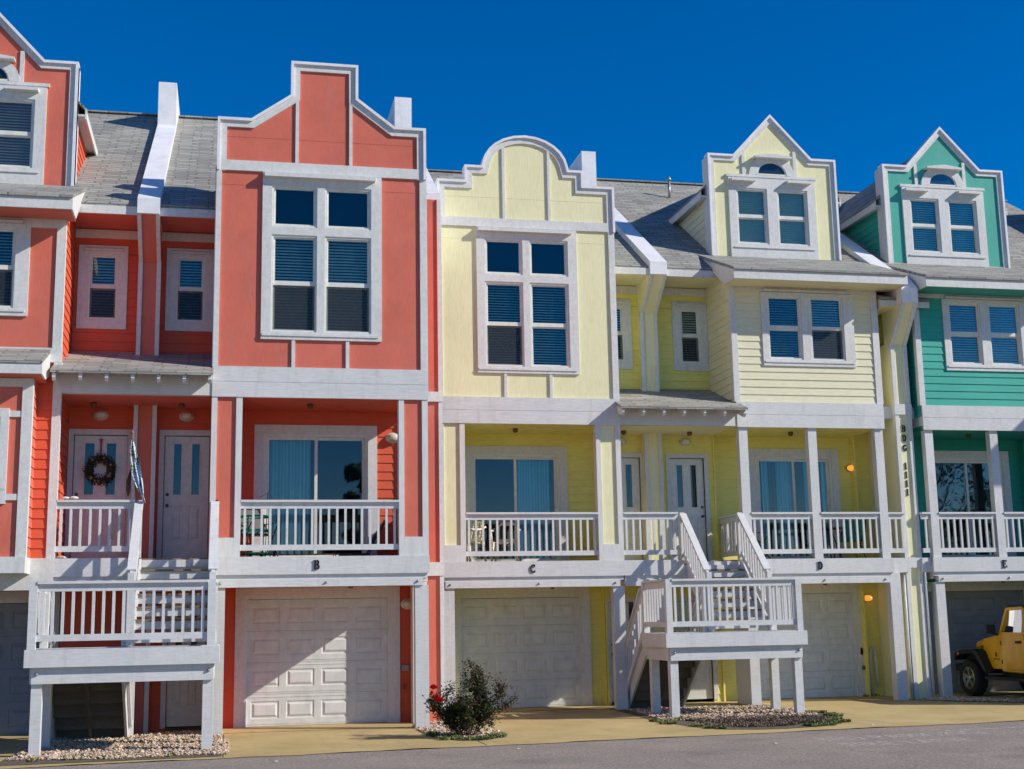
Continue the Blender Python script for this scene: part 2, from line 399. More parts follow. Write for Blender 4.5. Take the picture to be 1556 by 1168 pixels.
def sash(par, x0, x1, z0, z1, y, screen=False, blind=True, low=0, kind='hung', tilt=.5, dk=False):
    """window unit inside an opening x0..x1, z0..z1 ; y = wall face.  Returns the list of openings"""
    zm = (z0+z1)/2-.01
    f = MB(); s = .035
    frame(f, x0, x1, z0, z1, s, y-.022, y+.10)
    if kind == 'hung':
        f.box(x0+s, x1-s, y+.012, y+.05, zm-.02, zm+.03)
        frame(f, x0+s, x1-s, zm+.03, z1-s, .03, y+.014, y+.045)
        frame(f, x0+s, x1-s, z0+s, zm-.02, .03, y+.045, y+.075)
    else: frame(f, x0+s, x1-s, z0+s, z1-s, .03, y+.014, y+.045)
    fo = f.build('sash', M['vinyl'], par)
    g = MB(); e = s+.028
    if kind == 'hung':
        g.box(x0+e, x1-e, y+.028, y+.033, zm+.055, z1-e); g.box(x0+e, x1-e, y+.058, y+.063, z0+e, zm-.045)
    else: g.box(x0+e, x1-e, y+.028, y+.033, z0+e, z1-e)
    g.build('glass', M['glass'], par)
    if screen and kind == 'hung':
        c = MB(); c.poly([(x0+s,y+.03,z0+s),(x1-s,y+.03,z0+s),(x1-s,y+.03,zm-.02),(x0+s,y+.03,zm-.02)])
        c.build('insect_screen', M['screen'], par)
    d = MB(); d.box(x0+.01, x1-.01, y+.20, y+.22, z0+.01, z1-.01)
    d.box(x0-.02, x0+.01, y+.101, y+.22, z0, z1); d.box(x1-.01, x1+.02, y+.101, y+.22, z0, z1)
    d.box(x0+.01, x1-.01, y+.101, y+.198, z1-.012, z1); d.box(x0+.01, x1-.01, y+.101, y+.198, z0, z0+.012)
    d.build('room_recess', M['dark'], par)
    if blind:
        b = MB(); z = z1-s-.03
        zb = z0+s+low*(z1-z0)
        while z > zb:
            b.poly([(x0+.05,y+.078,z),(x1-.05,y+.078,z),(x1-.05,y+.078+.03,z+.05*tilt),(x0+.05,y+.078+.03,z+.05*tilt)]); z -= .055
        b.build('blind', M['blind'], par)
def casing(mb, X, Z, y, t=.04, w=None):
    """flat board casing: X = (outer x0, [(a,b) openings...], outer x1), Z rows likewise -> solid board minus openings"""
    x0, ox, x1 = X; z0, oz, z1 = Z
    xs = [x0]+[v for a in ox for v in a]+[x1]; zs = [z0]+[v for a in oz for v in a]+[z1]
    # horizontal rails full width, stiles between them
    for k in range(0, len(zs), 2): mb.box(x0, x1, y-t, y, zs[k], zs[k+1])
    for k in range(1, len(zs)-1, 2):
        for i in range(0, len(xs), 2): mb.box(xs[i], xs[i+1], y-t, y, zs[k], zs[k+1])
def hood(mb, x0, x1, z, y, d=.12, h=.05):
    mb.prism([(x0, y-.04, z+h+.03), (x0, y-.04-d, z+h), (x0, y-.04-d, z), (x0, y-.04, z)], (x1-x0, 0, 0))
def offset_in(P, d):
    """inner offset of an open outline (x,z) walked left to right over the top"""
    out = []
    n = len(P)
    for i in range(n):
        if i == 0: t1 = t2 = Vector((P[1][0]-P[0][0], P[1][1]-P[0][1]))
        elif i == n-1: t1 = t2 = Vector((P[i][0]-P[i-1][0], P[i][1]-P[i-1][1]))
        else:
            t1 = Vector((P[i][0]-P[i-1][0], P[i][1]-P[i-1][1])); t2 = Vector((P[i+1][0]-P[i][0], P[i+1][1]-P[i][1]))
        t1 = t1.normalized(); t2 = t2.normalized()
        n1 = Vector((t1.y, -t1.x)); n2 = Vector((t2.y, -t2.x)); m = n1+n2
        k = d*2/max(m.length_squared, .3); out.append((P[i][0]+m.x*k, P[i][1]+m.y*k))
    return out
def false_front(par, P, y, zb, wall, th=.16, band=.115, cap=.05, holes=()):
    """parapet front: P = outline of cap top; builds wall, trim band and coping"""
    O = offset_in(P, cap); I = offset_in(O, band)
    w = MB()
    # wall: columns between outline points, as a fan of vertical strips
    xs = sorted({round(p[0], 5) for p in O} | {h for q in holes for h in q[:2]})
    def top(x, side):
        best = None
        for a, b in zip(O[:-1], O[1:]):
            if abs(a[0]-b[0]) < 1e-6: continue
            lo, hi = min(a[0], b[0]), max(a[0], b[0])
            if lo-1e-6 <= x <= hi+1e-6:
                mid = (a[0]+b[0])/2
                if (side > 0 and hi > x+1e-6) or (side < 0 and lo < x-1e-6):
                    return a[1]+(b[1]-a[1])*(x-a[0])/(b[0]-a[0])
        return best
    for a, b in zip(xs[:-1], xs[1:]):
        ta, tb = top(a, 1), top(b, -1)
        if ta is None or tb is None: continue
        hs = sorted([(h[2], h[3]) for h in holes if h[0] < (a+b)/2 < h[1]])
        z = zb
        for (h0, h1) in hs:
            if h0 > z: w.poly([(a,y,z),(b,y,z),(b,y,h0),(a,y,h0)])
            z = h1
        w.poly([(a,y,z),(b,y,z),(b,y,tb),(a,y,ta)])
        w.poly([(b,y+th,zb),(a,y+th,zb),(a,y+th,ta),(b,y+th,tb)])
    w.build('parapet_wall', wall, par)
    t = MB()
    for i in range(len(O)-1):
        o0, o1, i1, i0 = O[i], O[i+1], I[i+1], I[i]
        t.prism([(o0[0],y-.035,o0[1]),(o1[0],y-.035,o1[1]),(i1[0],y-.035,i1[1]),(i0[0],y-.035,i0[1])], (0,.034,0))
    t.build('parapet_trim', M['white'], par)
    c = MB()
    for i in range(len(P)-1):
        a, b = P[i], P[i+1]; oa, ob = O[i], O[i+1]
        c.prism([(a[0],y-.075,a[1]),(b[0],y-.075,b[1]),(ob[0],y-.075,ob[1]),(oa[0],y-.075,oa[1])], (0,th+.12,0))
    c.build('coping', M['capw'], par)
def railing(par, p, q, z, name='railing', cap=True, top=.97, sp=.14, mt=None, post=False):
    """rail from p to q (x,y) with deck height z (or a pair of heights for a sloping one)"""
    z0, z1 = (z if isinstance(z, tuple) else (z, z))
    p = Vector((p[0], p[1], z0)); q = Vector((q[0], q[1], z1)); mt = mt or M['deckwhite']
    U = Vector((0,0,1)); r = MB()
    r.bar(p+U*(top-.02), q+U*(top-.02), .14, .04)
    r.bar(p+U*(top-.095), q+U*(top-.095), .045, .105)
    ro = r.build(name, mt, par); r = MB(); r.bar(p+U*.155, q+U*.155, .045, .095); r.build('bottom_rail', mt, ro)
    L = (Vector((q.x, q.y))-Vector((p.x, p.y))).length; n = max(1, int(L/sp)); b = MB()
    d = (q-p); dh = Vector((d.x, d.y, 0)).normalized(); sd = Vector((-dh.y, dh.x, 0))*.02; dd = dh*.02
    outw = Vector((-dh.y, dh.x, 0))
    if outw.y > 0: outw = -outw
    ofs = outw*.0
    for i in range(n):
        c = p+d*((i+.5)/n)+ofs
        b.prism([c-sd-dd+U*.19, c+sd-dd+U*.19, c+sd+dd+U*.19, c-sd+dd+U*.19], U*(top-.33))
    b.build('balusters', mt, ro)
    return ro
def slider(par, x0, x1, zf, y, curt):
    """sliding balcony door; opening x0..x1 from floor zf"""
    zt = zf+2.27; f = MB()
    f.box(x0-.17, x0, y-.045, y, zf, zt+.24); f.box(x1, x1+.17, y-.045, y, zf, zt+.24); f.box(x0, x1, y-.045, y, zt+.07, zt+.24)
    d = f.build('sliding_door', M['white'], par)
    xm = (x0+x1)/2; g = MB()
    frame(g, x0, x1, zf+.02, zt+.07, .05, y-.02, y+.10)
    frame(g, x0+.05, xm+.03, zf+.07, zt+.02, .055, y+.02, y+.05)
    frame(g, xm-.03, x1-.05, zf+.07, zt+.02, .055, y+.055, y+.085)
    g.build('door_sash', M['vinyl'], d)
    k = MB(); k.box(x0+.1, xm-.02, y+.03, y+.036, zf+.12, zt-.03); k.box(xm+.02, x1-.1, y+.065, y+.071, zf+.12, zt-.03)
    k.build('glass', M['glassd'], d)
    k = MB(); k.box(x0, x1, y+.7, y+.72, zf, zt); k.box(x0-.03, x0, y+.1, y+.72, zf, zt); k.box(x1, x1+.03, y+.1, y+.72, zf, zt); k.box(x0, x1, y+.1, y+.7, zf-.01, zf+.01); k.box(x0, x1, y+.1, y+.7, zt, zt+.01)
    k.build('room_recess', M['dark'], d)
    for (a, b, mm) in curt:
        c = MB(); n = max(4, int((b-a)/.03)); pts = []
        for i in range(n+1):
            x = a+(b-a)*i/n; pts.append((x, y+.15+.035*math.sin(i*1.15+.4*math.sin(i*.7))))
        for (xa, ya), (xb, yb) in zip(pts[:-1], pts[1:]): c.poly([(xa,ya,zf+.05),(xb,yb,zf+.05),(xb,yb,zt-.01),(xa,ya,zt-.01)])
        c.build('curtain', M[mm], d, smooth=True)
def raised(mb, x0, x1, z0, z1, y, d=.018, b=.035):
    """raised panel: recessed moulding ring and lifted field"""
    def R(k, yy): return [(x0+k,yy,z0+k),(x1-k,yy,z0+k),(x1-k,yy,z1-k),(x0+k,yy,z1-k)]
    rings = [R(0,y), R(.012,y+.012), R(.03,y+.012), R(.03+b,y-d*.3)]
    for a, c in zip(rings[:-1], rings[1:]):
        for i in range(4):
            j = (i+1) % 4; mb.poly([a[i], a[j], c[j], c[i]])
    mb.poly(rings[-1])
def garage(par, x0, x1, y, zt=2.30, nc=4, paint_=None):
    w = x1-x0; t = MB()
    t.box(x0-.17, x0, y-.04, y, 0, zt+.16); t.box(x1, x1+.17, y-.04, y, 0, zt+.16); t.box(x0, x1, y-.04, y, zt, zt+.16)
    frame(t, x0, x1, 0, zt, .045, y-.02, y+.06, wb=0.001)
    d = t.build('garage_door', M['white'], par)
    g = MB(); rows = 4; rh = (zt-.06)/rows; yy = y+.05
    cw = .50*w/2.64; gap = (w-nc*cw)/(nc+1)
    for r in range(rows):
        z0 = .01+r*rh; z1 = z0+rh-.006
        pan = []
        for c in range(nc):
            a = x0+gap+(cw+gap)*c; pan.append((a, a+cw, z0+.13, z1-.12))
        cells(g, x0+.04, x1-.04, z0, z1, pan, lambda a, b, c, e: g.poly([(a,yy,c),(b,yy,c),(b,yy,e),(a,yy,e)]))
        for (a, b, c, e) in pan: raised(g, a, b, c, e, yy)
        for zz in (z0+.035, z1-.05):
            g.box(x0+.05, x1-.05, yy-.006, yy, zz, zz+.012)
        g.poly([(x0+.04,yy,z1),(x1-.04,yy,z1),(x1-.04,yy+.015,z1+.003),(x0+.04,yy+.015,z1+.003)])
        g.poly([(x0+.04,yy+.015,z1+.003),(x1-.04,yy+.015,z1+.003),(x1-.04,yy,z1+.006),(x0+.04,yy,z1+.006)])
    g.build('door_leaf', paint_ or M['gdoor'], d)
def entry_door(par, x0, x1, zf, y, hinge=1, lites=True, h=2.27, mats='white'):
    t = MB(); t.box(x0-.09, x0, y-.035, y, zf, zf+h+.1); t.box(x1, x1+.09, y-.035, y, zf, zf+h+.1); t.box(x0, x1, y-.035, y, zf+h, zf+h+.1)
    d = t.build('entry_door', M['white'], par)
    w = x1-x0; yy = y+.035; g = MB(); hol = []
    for k in (0, 1):
        a = x0+.19*w+k*.40*w; hol.append((a, a+.21*w, zf+1.18, zf+2.14))
    low = [(h0[0]-.02, h0[1]+.02, zf+.38, zf+1.0) for h0 in hol]
    cells(g, x0+.01, x1-.01, zf+.02, zf+h-.01, hol+low, lambda a, b, c, e: g.poly([(a,yy,c),(b,yy,c),(b,yy,e),(a,yy,e)]))
    for q in low: raised(g, *q, yy, .01, .03)
    for q in hol: frame(g, q[0], q[1], q[2], q[3], .018, yy-.012, yy+.02)
    g.build('door_leaf', M['vinyl'], d)
    g = MB()
    for q in hol: g.box(q[0]+.018, q[1]-.018, yy+.004, yy+.008, q[2]+.018, q[3]-.018)
    g.build('glass', M['glass'], d)
    g = MB(); g.box(x0, x1, yy+.06, yy+.08, zf, zf+h); g.build('room_recess', M['dark'], d)
    k = MB(); hx = x1-.07 if hinge > 0 else x0+.07
    k.lathe((hx, yy, zf+1.0), (0,-1,0), [(.03,0),(.03,.01),(.012,.015),(.012,.04),(.028,.05),(.03,.07),(.015,.085)], 10)
    k.build('door_handle', M['brass'], d, smooth=True)
    k = MB(); k.lathe((hx, yy, zf+1.2), (0,-1,0), [(.03,0),(.03,.02),(.02,.03)], 10); k.build('door_lock', M['brass'], d, smooth=True)
def bulkhead(par, x, y, z, lit=False, r=.13):
    """oval wall lamp"""
    b = MB(); b.lathe((x, y, z), (0,-1,0), [(r*1.05,0),(r*1.05,.02),(r*.95,.03)], 20)
    for i, v in enumerate(b.v): b.v[i] = (v[0], v[1], z+(v[2]-z)*.68)
    o = b.build('wall_lamp', M['white'] if not lit else M['brass'], par, smooth=True)
    g = MB(); g.lathe((x, y, z), (0,-1,0), [(r*.93,.03),(r*.9,.06),(r*.72,.1),(r*.4,.125),(.01,.13)], 20)
    for i, v in enumerate(g.v): g.v[i] = (v[0], v[1], z+(v[2]-z)*.66)
    g.build('lamp_globe', M['litglobe'] if lit else M['globe'], o, smooth=True)
    if lit:
        g = MB(); g.blob((x+.03, y-.105, z), (.035,.035,.03), .1); g.build('lamp_bulb', M['litcore'], o, smooth=True)
def ceiling_dot(par, x, y, z):
    b = MB(); b.lathe((x, y, z), (0,0,-1), [(.05,0),(.06,.03),(.05,.07),(.02,.09)], 10); b.build('ceiling_lamp', M['brass'], par, smooth=True)
# --- slab serif lettering
def ribbon(mb, pts, w, y, t, x0, z0, s):
    for a, b in zip(pts[:-1], pts[1:]):
        mb.bar((x0+a[0]*s, y-t/2, z0+a[1]*s), (x0+b[0]*s, y-t/2, z0+b[1]*s), t, w*s, up=(0,-1,0)) if False else None
        A = Vector((a[0], a[1])); B = Vector((b[0], b[1])); d = (B-A).normalized(); n = Vector((-d.y, d.x))*w/2
        A2 = A-d*w*.12; B2 = B+d*w*.12
        q = [A2+n, A2-n, B2-n, B2+n]
        mb.prism([(x0+k.x*s, y, z0+k.y*s) for k in q], (0,-t,0))
def arc(cx, cz, rx, rz, a0, a1, n=9):
    return [(cx+rx*math.cos(math.radians(a0+(a1-a0)*i/n)), cz+rz*math.sin(math.radians(a0+(a1-a0)*i/n))) for i in range(n+1)]
GLY = {
 'B': [([(.17,0),(.17,1)],.17),([(0,.03),(.4,.03)],.07),([(0,.97),(.4,.97)],.07),(arc(.36,.755,.20,.215,90,-90),.14),(arc(.36,.28,.25,.25,90,-90),.15),([(.17,.53),(.36,.53)],.07)],
 'C': [(arc(.40,.5,.30,.46,48,312,14),.15),([(.62,.98),(.62,.68)],.06),([(.62,.02),(.62,.30)],.05)],
 'D': [([(.17,0),(.17,1)],.17),([(0,.03),(.35,.03)],.07),([(0,.97),(.35,.97)],.07),(arc(.30,.5,.32,.47,90,-90,12),.16)],
 'E': [([(.17,0),(.17,1)],.17),([(0,.03),(.66,.03)],.07),([(0,.97),(.62,.97)],.07),([(.17,.5),(.45,.5)],.07),([(.64,.03),(.64,.26)],.06),([(.6,.97),(.6,.76)],.06),([(.46,.4),(.46,.6)],.05)],
 'G': [(arc(.38,.5,.29,.46,48,312,14),.15),([(.60,.98),(.60,.70)],.06),([(.58,.02),(.58,.42)],.15),([(.44,.43),(.72,.43)],.07)],
 '1': [([(.33,0),(.33,1)],.19),([(.12,.03),(.54,.03)],.07),([(.12,.86),(.33,.97)],.08)],
 'X': [([(.05,0),(.65,1)],.16),([(.05,1),(.65,0)],.16)]}
def glyph(mb, ch, x, y, z, s, t=.02):
    for k, (pts, w) in enumerate(GLY[ch]): ribbon(mb, pts, w, y-.0006*k, t, x, z, s)
# ------------------------------------------------------------------ townhouses
ZD = 2.945          # balcony floor
ROOFK = .645
def roof_z(r): return 9.25+ROOFK*(r-.45)
RIDGE_R = 6.9; RIDGE_Z = roof_z(6.9)
def main_roof(par, x0, x1, Y):
    r = MB(); t = .06
    r.prism([(x0,Y+.45,9.25),(x0,Y+RIDGE_R,RIDGE_Z),(x0,Y+RIDGE_R,RIDGE_Z-.16),(x0,Y+.45,9.25-.10)], (x1-x0,0,0))
    r.prism([(x0,Y+RIDGE_R,RIDGE_Z),(x0,Y+13.3,9.25),(x0,Y+13.3,9.1),(x0,Y+RIDGE_R,RIDGE_Z-.16)], (x1-x0,0,0))
    r.bar((x0,Y+RIDGE_R,RIDGE_Z+.01), (x1,Y+RIDGE_R,RIDGE_Z+.01), .2, .03)
    r.build('roof', M['sh_main'], par)
    b = MB(); b.box(x0+.01, x1-.01, Y+3.6, Y+12.6, 0, 9.1); b.build('rear_wall', M['room'], par)
def body_front(par, x0, x1, Y, W, WS, board, win, kind):
    pass
def bay_low(par, x0, x1, Y, W, WS, gx, sx, curt, board, floor_depth=1.6, sides=(False, False), shadow_post=False):
    """ground floor and balcony floor shared by every bay. gx = garage opening, sx = sliding door opening"""
    yb = Y+floor_depth
    # walls behind
    w = MB()
    siding_front(w, x0, x1, ZD, 5.72, yb, [(sx[0]+.002, sx[1]-.002, ZD, ZD+2.34)])
    panel_front(w, x0, x1, 0, 2.6, yb, [(gx[0]+.002, gx[1]-.002, 0, 2.30)])
    w.build('porch_wall', WS, par)
    for k, xq in enumerate((x0, x1)):
        w = MB(); closed = sides[k]; w.box(xq-.02, xq+.02, Y+(.17 if closed else 1.40), yb+.05, ZD, 5.72); w.box(xq-.02, xq+.02, Y+(.25 if closed else 1.40), yb+.05, 0, 2.5); w.build('side_partition', WS, par)
    # slabs : floor and soffits
    s = MB(); s.box(x0+.03, x1-.03, Y+.02, yb, 5.72, 5.80); s.box(x0+.03, x1-.03, Y+.30, yb, 2.50, 2.56)
    s.build('soffit', WS, par)
    s = MB(); s.box(x0+.02, x1-.02, Y+.0, yb, ZD-.10, ZD-.012); s.build('porch_floor', M['tread'], par)
    # fascia boards
    f = MB()
    f.box(x0, x1+.01, Y-.05, Y-.005, 2.64, ZD); f.box(x0+.02, x1-.02, Y-.005, Y+.12, 2.56, 2.84)
    f.box(x0+.10, x1-.10, Y-.035, Y+.10, 2.43, 2.56)
    u = MB(); u.box(x0, x1+.01, Y-.05, Y-.004, 5.70, 5.966); u.box(x0, x1+.01, Y-.05, Y-.004, 5.974, 6.24); u.box(x0, x1+.01, Y-.044, Y-.004, 5.966, 5.974)
    f.box(x0, x0+.10, Y+.12, yb, 2.50, ZD-.11); f.box(x1-.10, x1, Y+.12, yb, 2.50, ZD-.11)
    u.box(x0, x0+.06, Y-.004, yb, 5.80, 6.24); u.box(x1-.06, x1, Y-.004, yb, 5.80, 6.24)
    f.build('fascia', M['deckwhite'], par); u.build('beam', M['deckwhite'], par)
    for bx in (x0+.2, (x0+x1)/2+.1, x1-.2):
        b = MB(); b.lathe((bx, Y-.035, 2.50), (0,-1,0), [(.022,0),(.022,.012),(.012,.03),(.004,.034)], 8); b.build('bolt', M['metal'], par)
    slider(par, sx[0], sx[1], ZD, yb, curt)
    garage(par, gx[0], gx[1], yb, paint_=M['gdark'] if W is M['teal'] else None)
    for s in (.46, ): ceiling_dot(par, x0+(x1-x0)*s, Y+.75, 5.72); ceiling_dot(par, x0+(x1-x0)*.66, Y+.9, 2.50)
def posts(par, xs, Y, z0, z1, w=.18, d=.15, name='post'):
    for x in xs:
        b = MB(); b.box(x, x+w, Y, Y+d, z0, z1); b.build(name, M['deckwhite'], par)
def letter(par, ch, x, Y, z=2.72, s=.155):
    g = MB(); glyph(g, ch, x, Y-.052, z, s); g.build('house_letter', M['letter'], par)

def tower_bay(par, x0, Y, W, WS, P, letterch, curt, hinge_side_wall, blinds, soffit):
    """bay with a shaped parapet, x0..x0+3.76 (house type of B and C)"""
    x1 = x0+3.76; o = x0+1.78       # o = shift against the reference bay at -1.78
    bay_low(par, x0, x1, Y, W, WS, (-1.14+o, 1.50+o), (-.85+o, 1.08+o), curt, W, sides=(True, False))
    # balcony piers (panel + trims + base blocks)
    y = Y
    for a, b in ((-1.78, -1.26), (1.46, 1.98)):
        t = MB(); p = MB()
        p.box(a+o+.01, b+o-.01, y, y+.16, 3.27, 5.70)
        t.box(a+o, a+o+.095, y-.035, y, 3.27, 5.70); t.box(b+o-.105, b+o, y-.035, y, 3.27, 5.70)
        t.box(a+o, b+o, y-.035, y+.16, ZD, 3.27)
        for s, e in ((a+o, a+o+.012), (b+o-.012, b+o)): t.box(s-.001, e+.001, y, y+.165, 3.27, 5.70)
        po = p.build('balcony_pier', W, par); t.build('pier_trim', M['white_v'], po)
    railing(par, (-1.26+o, Y+.03), (1.46+o, Y+.03), ZD)
    # knee wall on the open side
    k = MB(); k.box(x1-.10, x1-.02, Y+.16, Y+1.6, ZD, ZD+.94); k.build('knee_wall', WS, par)
    # ground posts
    posts(par, (x0+.05, x1-.24), Y, 0, 2.43, w=.235, d=.2)
    # upper wall
    wx = [(-.80, 0.0), (.14, .97)]
    holes = [(a+o, b+o, c, d) for a, b in wx for c, d in ((6.88, 8.65), (8.80, 9.57))]
    P = [(px+o, pz) for px, pz in P]
    u = MB(); panel_front(u, x0, x1, 6.24, 9.80, Y, holes)
    # side walls of the bay
    siding_side(u, x1, Y, Y+1.5, 6.24, 9.9, 1); siding_side(u, x0, Y, Y+1.5, 6.24, 9.9, -1)
    u.build('wall', W, par)
    hh = MB()     # thin joints between plywood sheets
    for zz in (9.55, 10.45):
        for a, b in ((x0+.1, x0+.78), (x1-.8, x1-.12)) if zz < 10 else ((x0+.1, x0+1.3), (x0+1.42, x0+2.3), (x0+2.42, x1-.12)):
            hh.box(a, b, Y-.0035, Y, zz, zz+.008)
    hh.build('sheet_joint', W, par)
    false_front(par, P, Y, 9.80, W)
    t = MB(); ty = Y-.035
    t.box(x0, x0+.09, ty, Y, 6.24, 9.799); t.box(x1-.12, x1, ty, Y, 6.24, 9.799)
    t.box(x0+.09, x1-.12, ty-.003, Y, 9.81, 10.0)
    for a in (-.40, .57): t.box(a+o, a+o+.058, ty+.004, Y, 10.0, (11.75 if letterch == 'B' else 11.62))
    for a in (-.43, .52): t.box(a+o, a+o+.062, ty+.004, Y, 6.245, 6.74)
    t.box(x0-.012, x0, Y-.03, Y+.14, 6.24, P[0][1]); t.box(x1, x1+.012, Y-.03, Y+.14, 6.24, P[-1][1])
    t.build('trim', M['white'], par)
    c = MB(); cx = (-.97+o, [(a+o, b+o) for a, b in wx], 1.16+o)
    casing(c, cx, (6.74, [(6.88, 8.65), (8.80, 9.57)], 9.805), Y, .042)
    hood(c, -.94+o, 1.04+o, 9.70, Y, .11, .07); c.box(-.95+o, 1.10+o, Y-.06, Y-.042, 6.80, 6.84)
    win = c.build('window', M['white'], par)
    for i, (a, b) in enumerate(wx):
        sash(win, a+o, b+o, 8.80, 9.57, Y, kind='fixed', blind=False)
        sash(win, a+o, b+o, 6.88, 8.65, Y, screen=blinds[i][0], low=blinds[i][1], tilt=blinds[i][2])
    # low gable roof hidden behind the parapet
    g = MB(); xm = (x0+x1)/2
    g.prism([(x0-.02,Y+.16,9.9),(xm,Y+.16,10.7),(x1+.02,Y+.16,9.9),(x1+.02,Y+.16,9.8),(xm,Y+.16,10.6),(x0-.02,Y+.16,9.8)], (0,2.6,0))
    g.build('bay_roof', M['sh_side'], par)
    letter(par, letterch, (-.02 if letterch == 'B' else 0.02)+o, Y)
def dbl_window(par, o, Y, mat_blinds):
    """double window of the second floor, x given for the D bay + o"""
    wx = [(9.76, 10.54), (10.74, 11.52)]; c = MB()
    casing(c, (9.62+o, [(a+o, b+o) for a, b in wx], 11.75+o), (7.03, [(7.17, 8.58)], 8.645), Y, .042)
    hood(c, 9.69+o, 11.62+o, 8.655, Y, .05, .04); c.box(9.66+o, 11.71+o, Y-.06, Y-.042, 7.10, 7.135)
    win = c.build('window', M['white'], par)
    for i, (a, b) in enumerate(wx): sash(win, a+o, b+o, 7.17, 8.58, Y, screen=mat_blinds[i][0], low=mat_blinds[i][1], tilt=mat_blinds[i][2])
    return [(a+o, b+o, 7.17, 8.58) for a, b in wx]
def dormer(par, o, Y, W, WS):
    """gabled dormer with a false front, at rel 1.3 behind the bay front"""
    y = Y+1.3
    P = [(9.06,9.78),(9.06,12.2),(9.68,12.2),(10.63,13.22),(11.60,12.2),(12.20,12.2),(12.20,9.78)]
    P = [(a+o, b) for a, b in P]
    wx = [(9.72, 10.47), (10.71, 11.46)]
    holes = [(a+o, b+o, 10.10, 11.42) for a, b in wx]
    cx = 10.62+o
    false_front(par, P, y, 9.6, W, th=.10, band=.10, holes=holes)
    t = MB()
    for a in (9.06, 12.08): t.box(a+o-.004, a+o+.12, y-.04, y+.30, 9.6, 12.14)
    for a in (9.90, 11.16): t.box(a+o, a+o+.075, y-.03, y, 11.7, 12.36)
    t.box(9.64+o, 11.56+o, y+.11, y+.15, 9.6, 11.9)
    t.build('dormer_trim', M['white'], par)
    c = MB(); casing(c, (9.54+o, [(a+o, b+o) for a, b in wx], 11.66+o), (9.72, [(10.10, 11.42)], 11.68), y, .042)
    c.box(9.50+o, 11.70+o, y-.055, y-.0, 11.68, 11.74)
    hood(c, 9.58+o, 10.16+o, 11.55, y, .14, .05); hood(c, 10.94+o, 11.52+o, 11.55, y, .14, .05)
    c.box(9.62+o, 11.58+o, y-.065, y-.042, 10.0, 10.03)
    win = c.build('window', M['white'], par)
    for a, b in wx: sash(win, a+o, b+o, 10.10, 11.42, y, low=0, tilt=.9)
    # half round light
    z0 = 11.76; n = 14; r1, r2 = .36, .56; k = MB()
    A = [(cx+r2*math.cos(math.pi*i/n), z0-.02+.50*math.sin(math.pi*i/n)) for i in range(n+1)]
    B = [(cx+r1*math.cos(math.pi*i/n), z0+.31*math.sin(math.pi*i/n)) for i in range(n+1)]
    for i in range(n): k.prism([(A[i][0],y-.04,A[i][1]),(A[i+1][0],y-.04,A[i+1][1]),(B[i+1][0],y-.04,B[i+1][1]),(B[i][0],y-.04,B[i][1])], (0,.04,0))
    # hood : shallow shelf with a raised middle
    k.prism([(cx-.46,y-.18,12.13),(cx+.46,y-.18,12.13),(cx+.46,y-.18,12.17),(cx+.25,y-.18,12.20),(cx,y-.18,12.23),(cx-.25,y-.18,12.20),(cx-.46,y-.18,12.17)], (0,.18,0))
    aw = k.build('arched_window', M['white'], par)
    k = MB(); C2 = [(cx+(r1-.03)*math.cos(math.pi*i/n), z0+.03+(.31-.05)*math.sin(math.pi*i/n)) for i in range(n+1)]
    for i in range(n): k.prism([(B[i][0],y-.03,B[i][1]),(B[i+1][0],y-.03,B[i+1][1]),(C2[i+1][0],y-.03,C2[i+1][1]),(C2[i][0],y-.03,C2[i][1])], (0,.03,0))
    k.box(cx-r1, cx+r1, y-.03, y-.001, z0-.005, z0+.028)
    k.build('sash', M['vinyl'], aw)
    k = MB(); k.poly([(p[0], y-.012, p[1]) for p in reversed(C2)]); k.build('glass', M['glass'], aw)
    k = MB(); k.poly([(p[0], y-.004, p[1]) for p in reversed(B)]); k.build('room_recess', M['dark'], aw)
    # side walls and dormer roof
    s = MB(); yr = Y+3.75
    for x, sg in ((9.10+o, -1), (12.16+o, 1)):
        z = 9.6
        while z < 11.28:
            zt = min(z+.165, 11.28); ye = min(yr, Y+.45+(z-9.1)/ROOFK)
            xa, xb = x+sg*.02, x+sg*.004
            q = [(xa,y+.30,z),(xa,ye,z),(xb,ye,zt),(xb,y+.30,zt)]; s.poly(q if sg > 0 else q[::-1])
            q = [(x,y+.30,z),(x,ye,z),(xa,ye,z),(xa,y+.30,z)]; s.poly(q if sg > 0 else q[::-1]); z = zt
    s.build('dormer_side', WS, par)
    r = MB(); xl, xr, xm = 8.90+o, 12.36+o, 10.63+o; ze, zr = 11.36, 12.95; yb = Y+6.2
    for xe in (xl, xr):
        r.prism([(xe,y+.11,ze),(xm,y+.11,zr),(xm,y+.11,zr-.10),(xe,y+.11,ze-.05)], (0,yb-y-.11,0))
    r.build('dormer_roof', M['sh_side'], par)
    f = MB()
    for xe, sg in ((xl, 1), (xr, -1)): f.box(min(xe, xe+sg*.03), max(xe, xe+sg*.03), y+.10, Y+3.7, 11.15, ze-.03); f.box(min(xe+sg*.03, xe+sg*.2), max(xe+sg*.03, xe+sg*.2), y+.10, Y+3.7, 11.20, 11.24)
    f.build('dormer_fascia', M['white'], par)
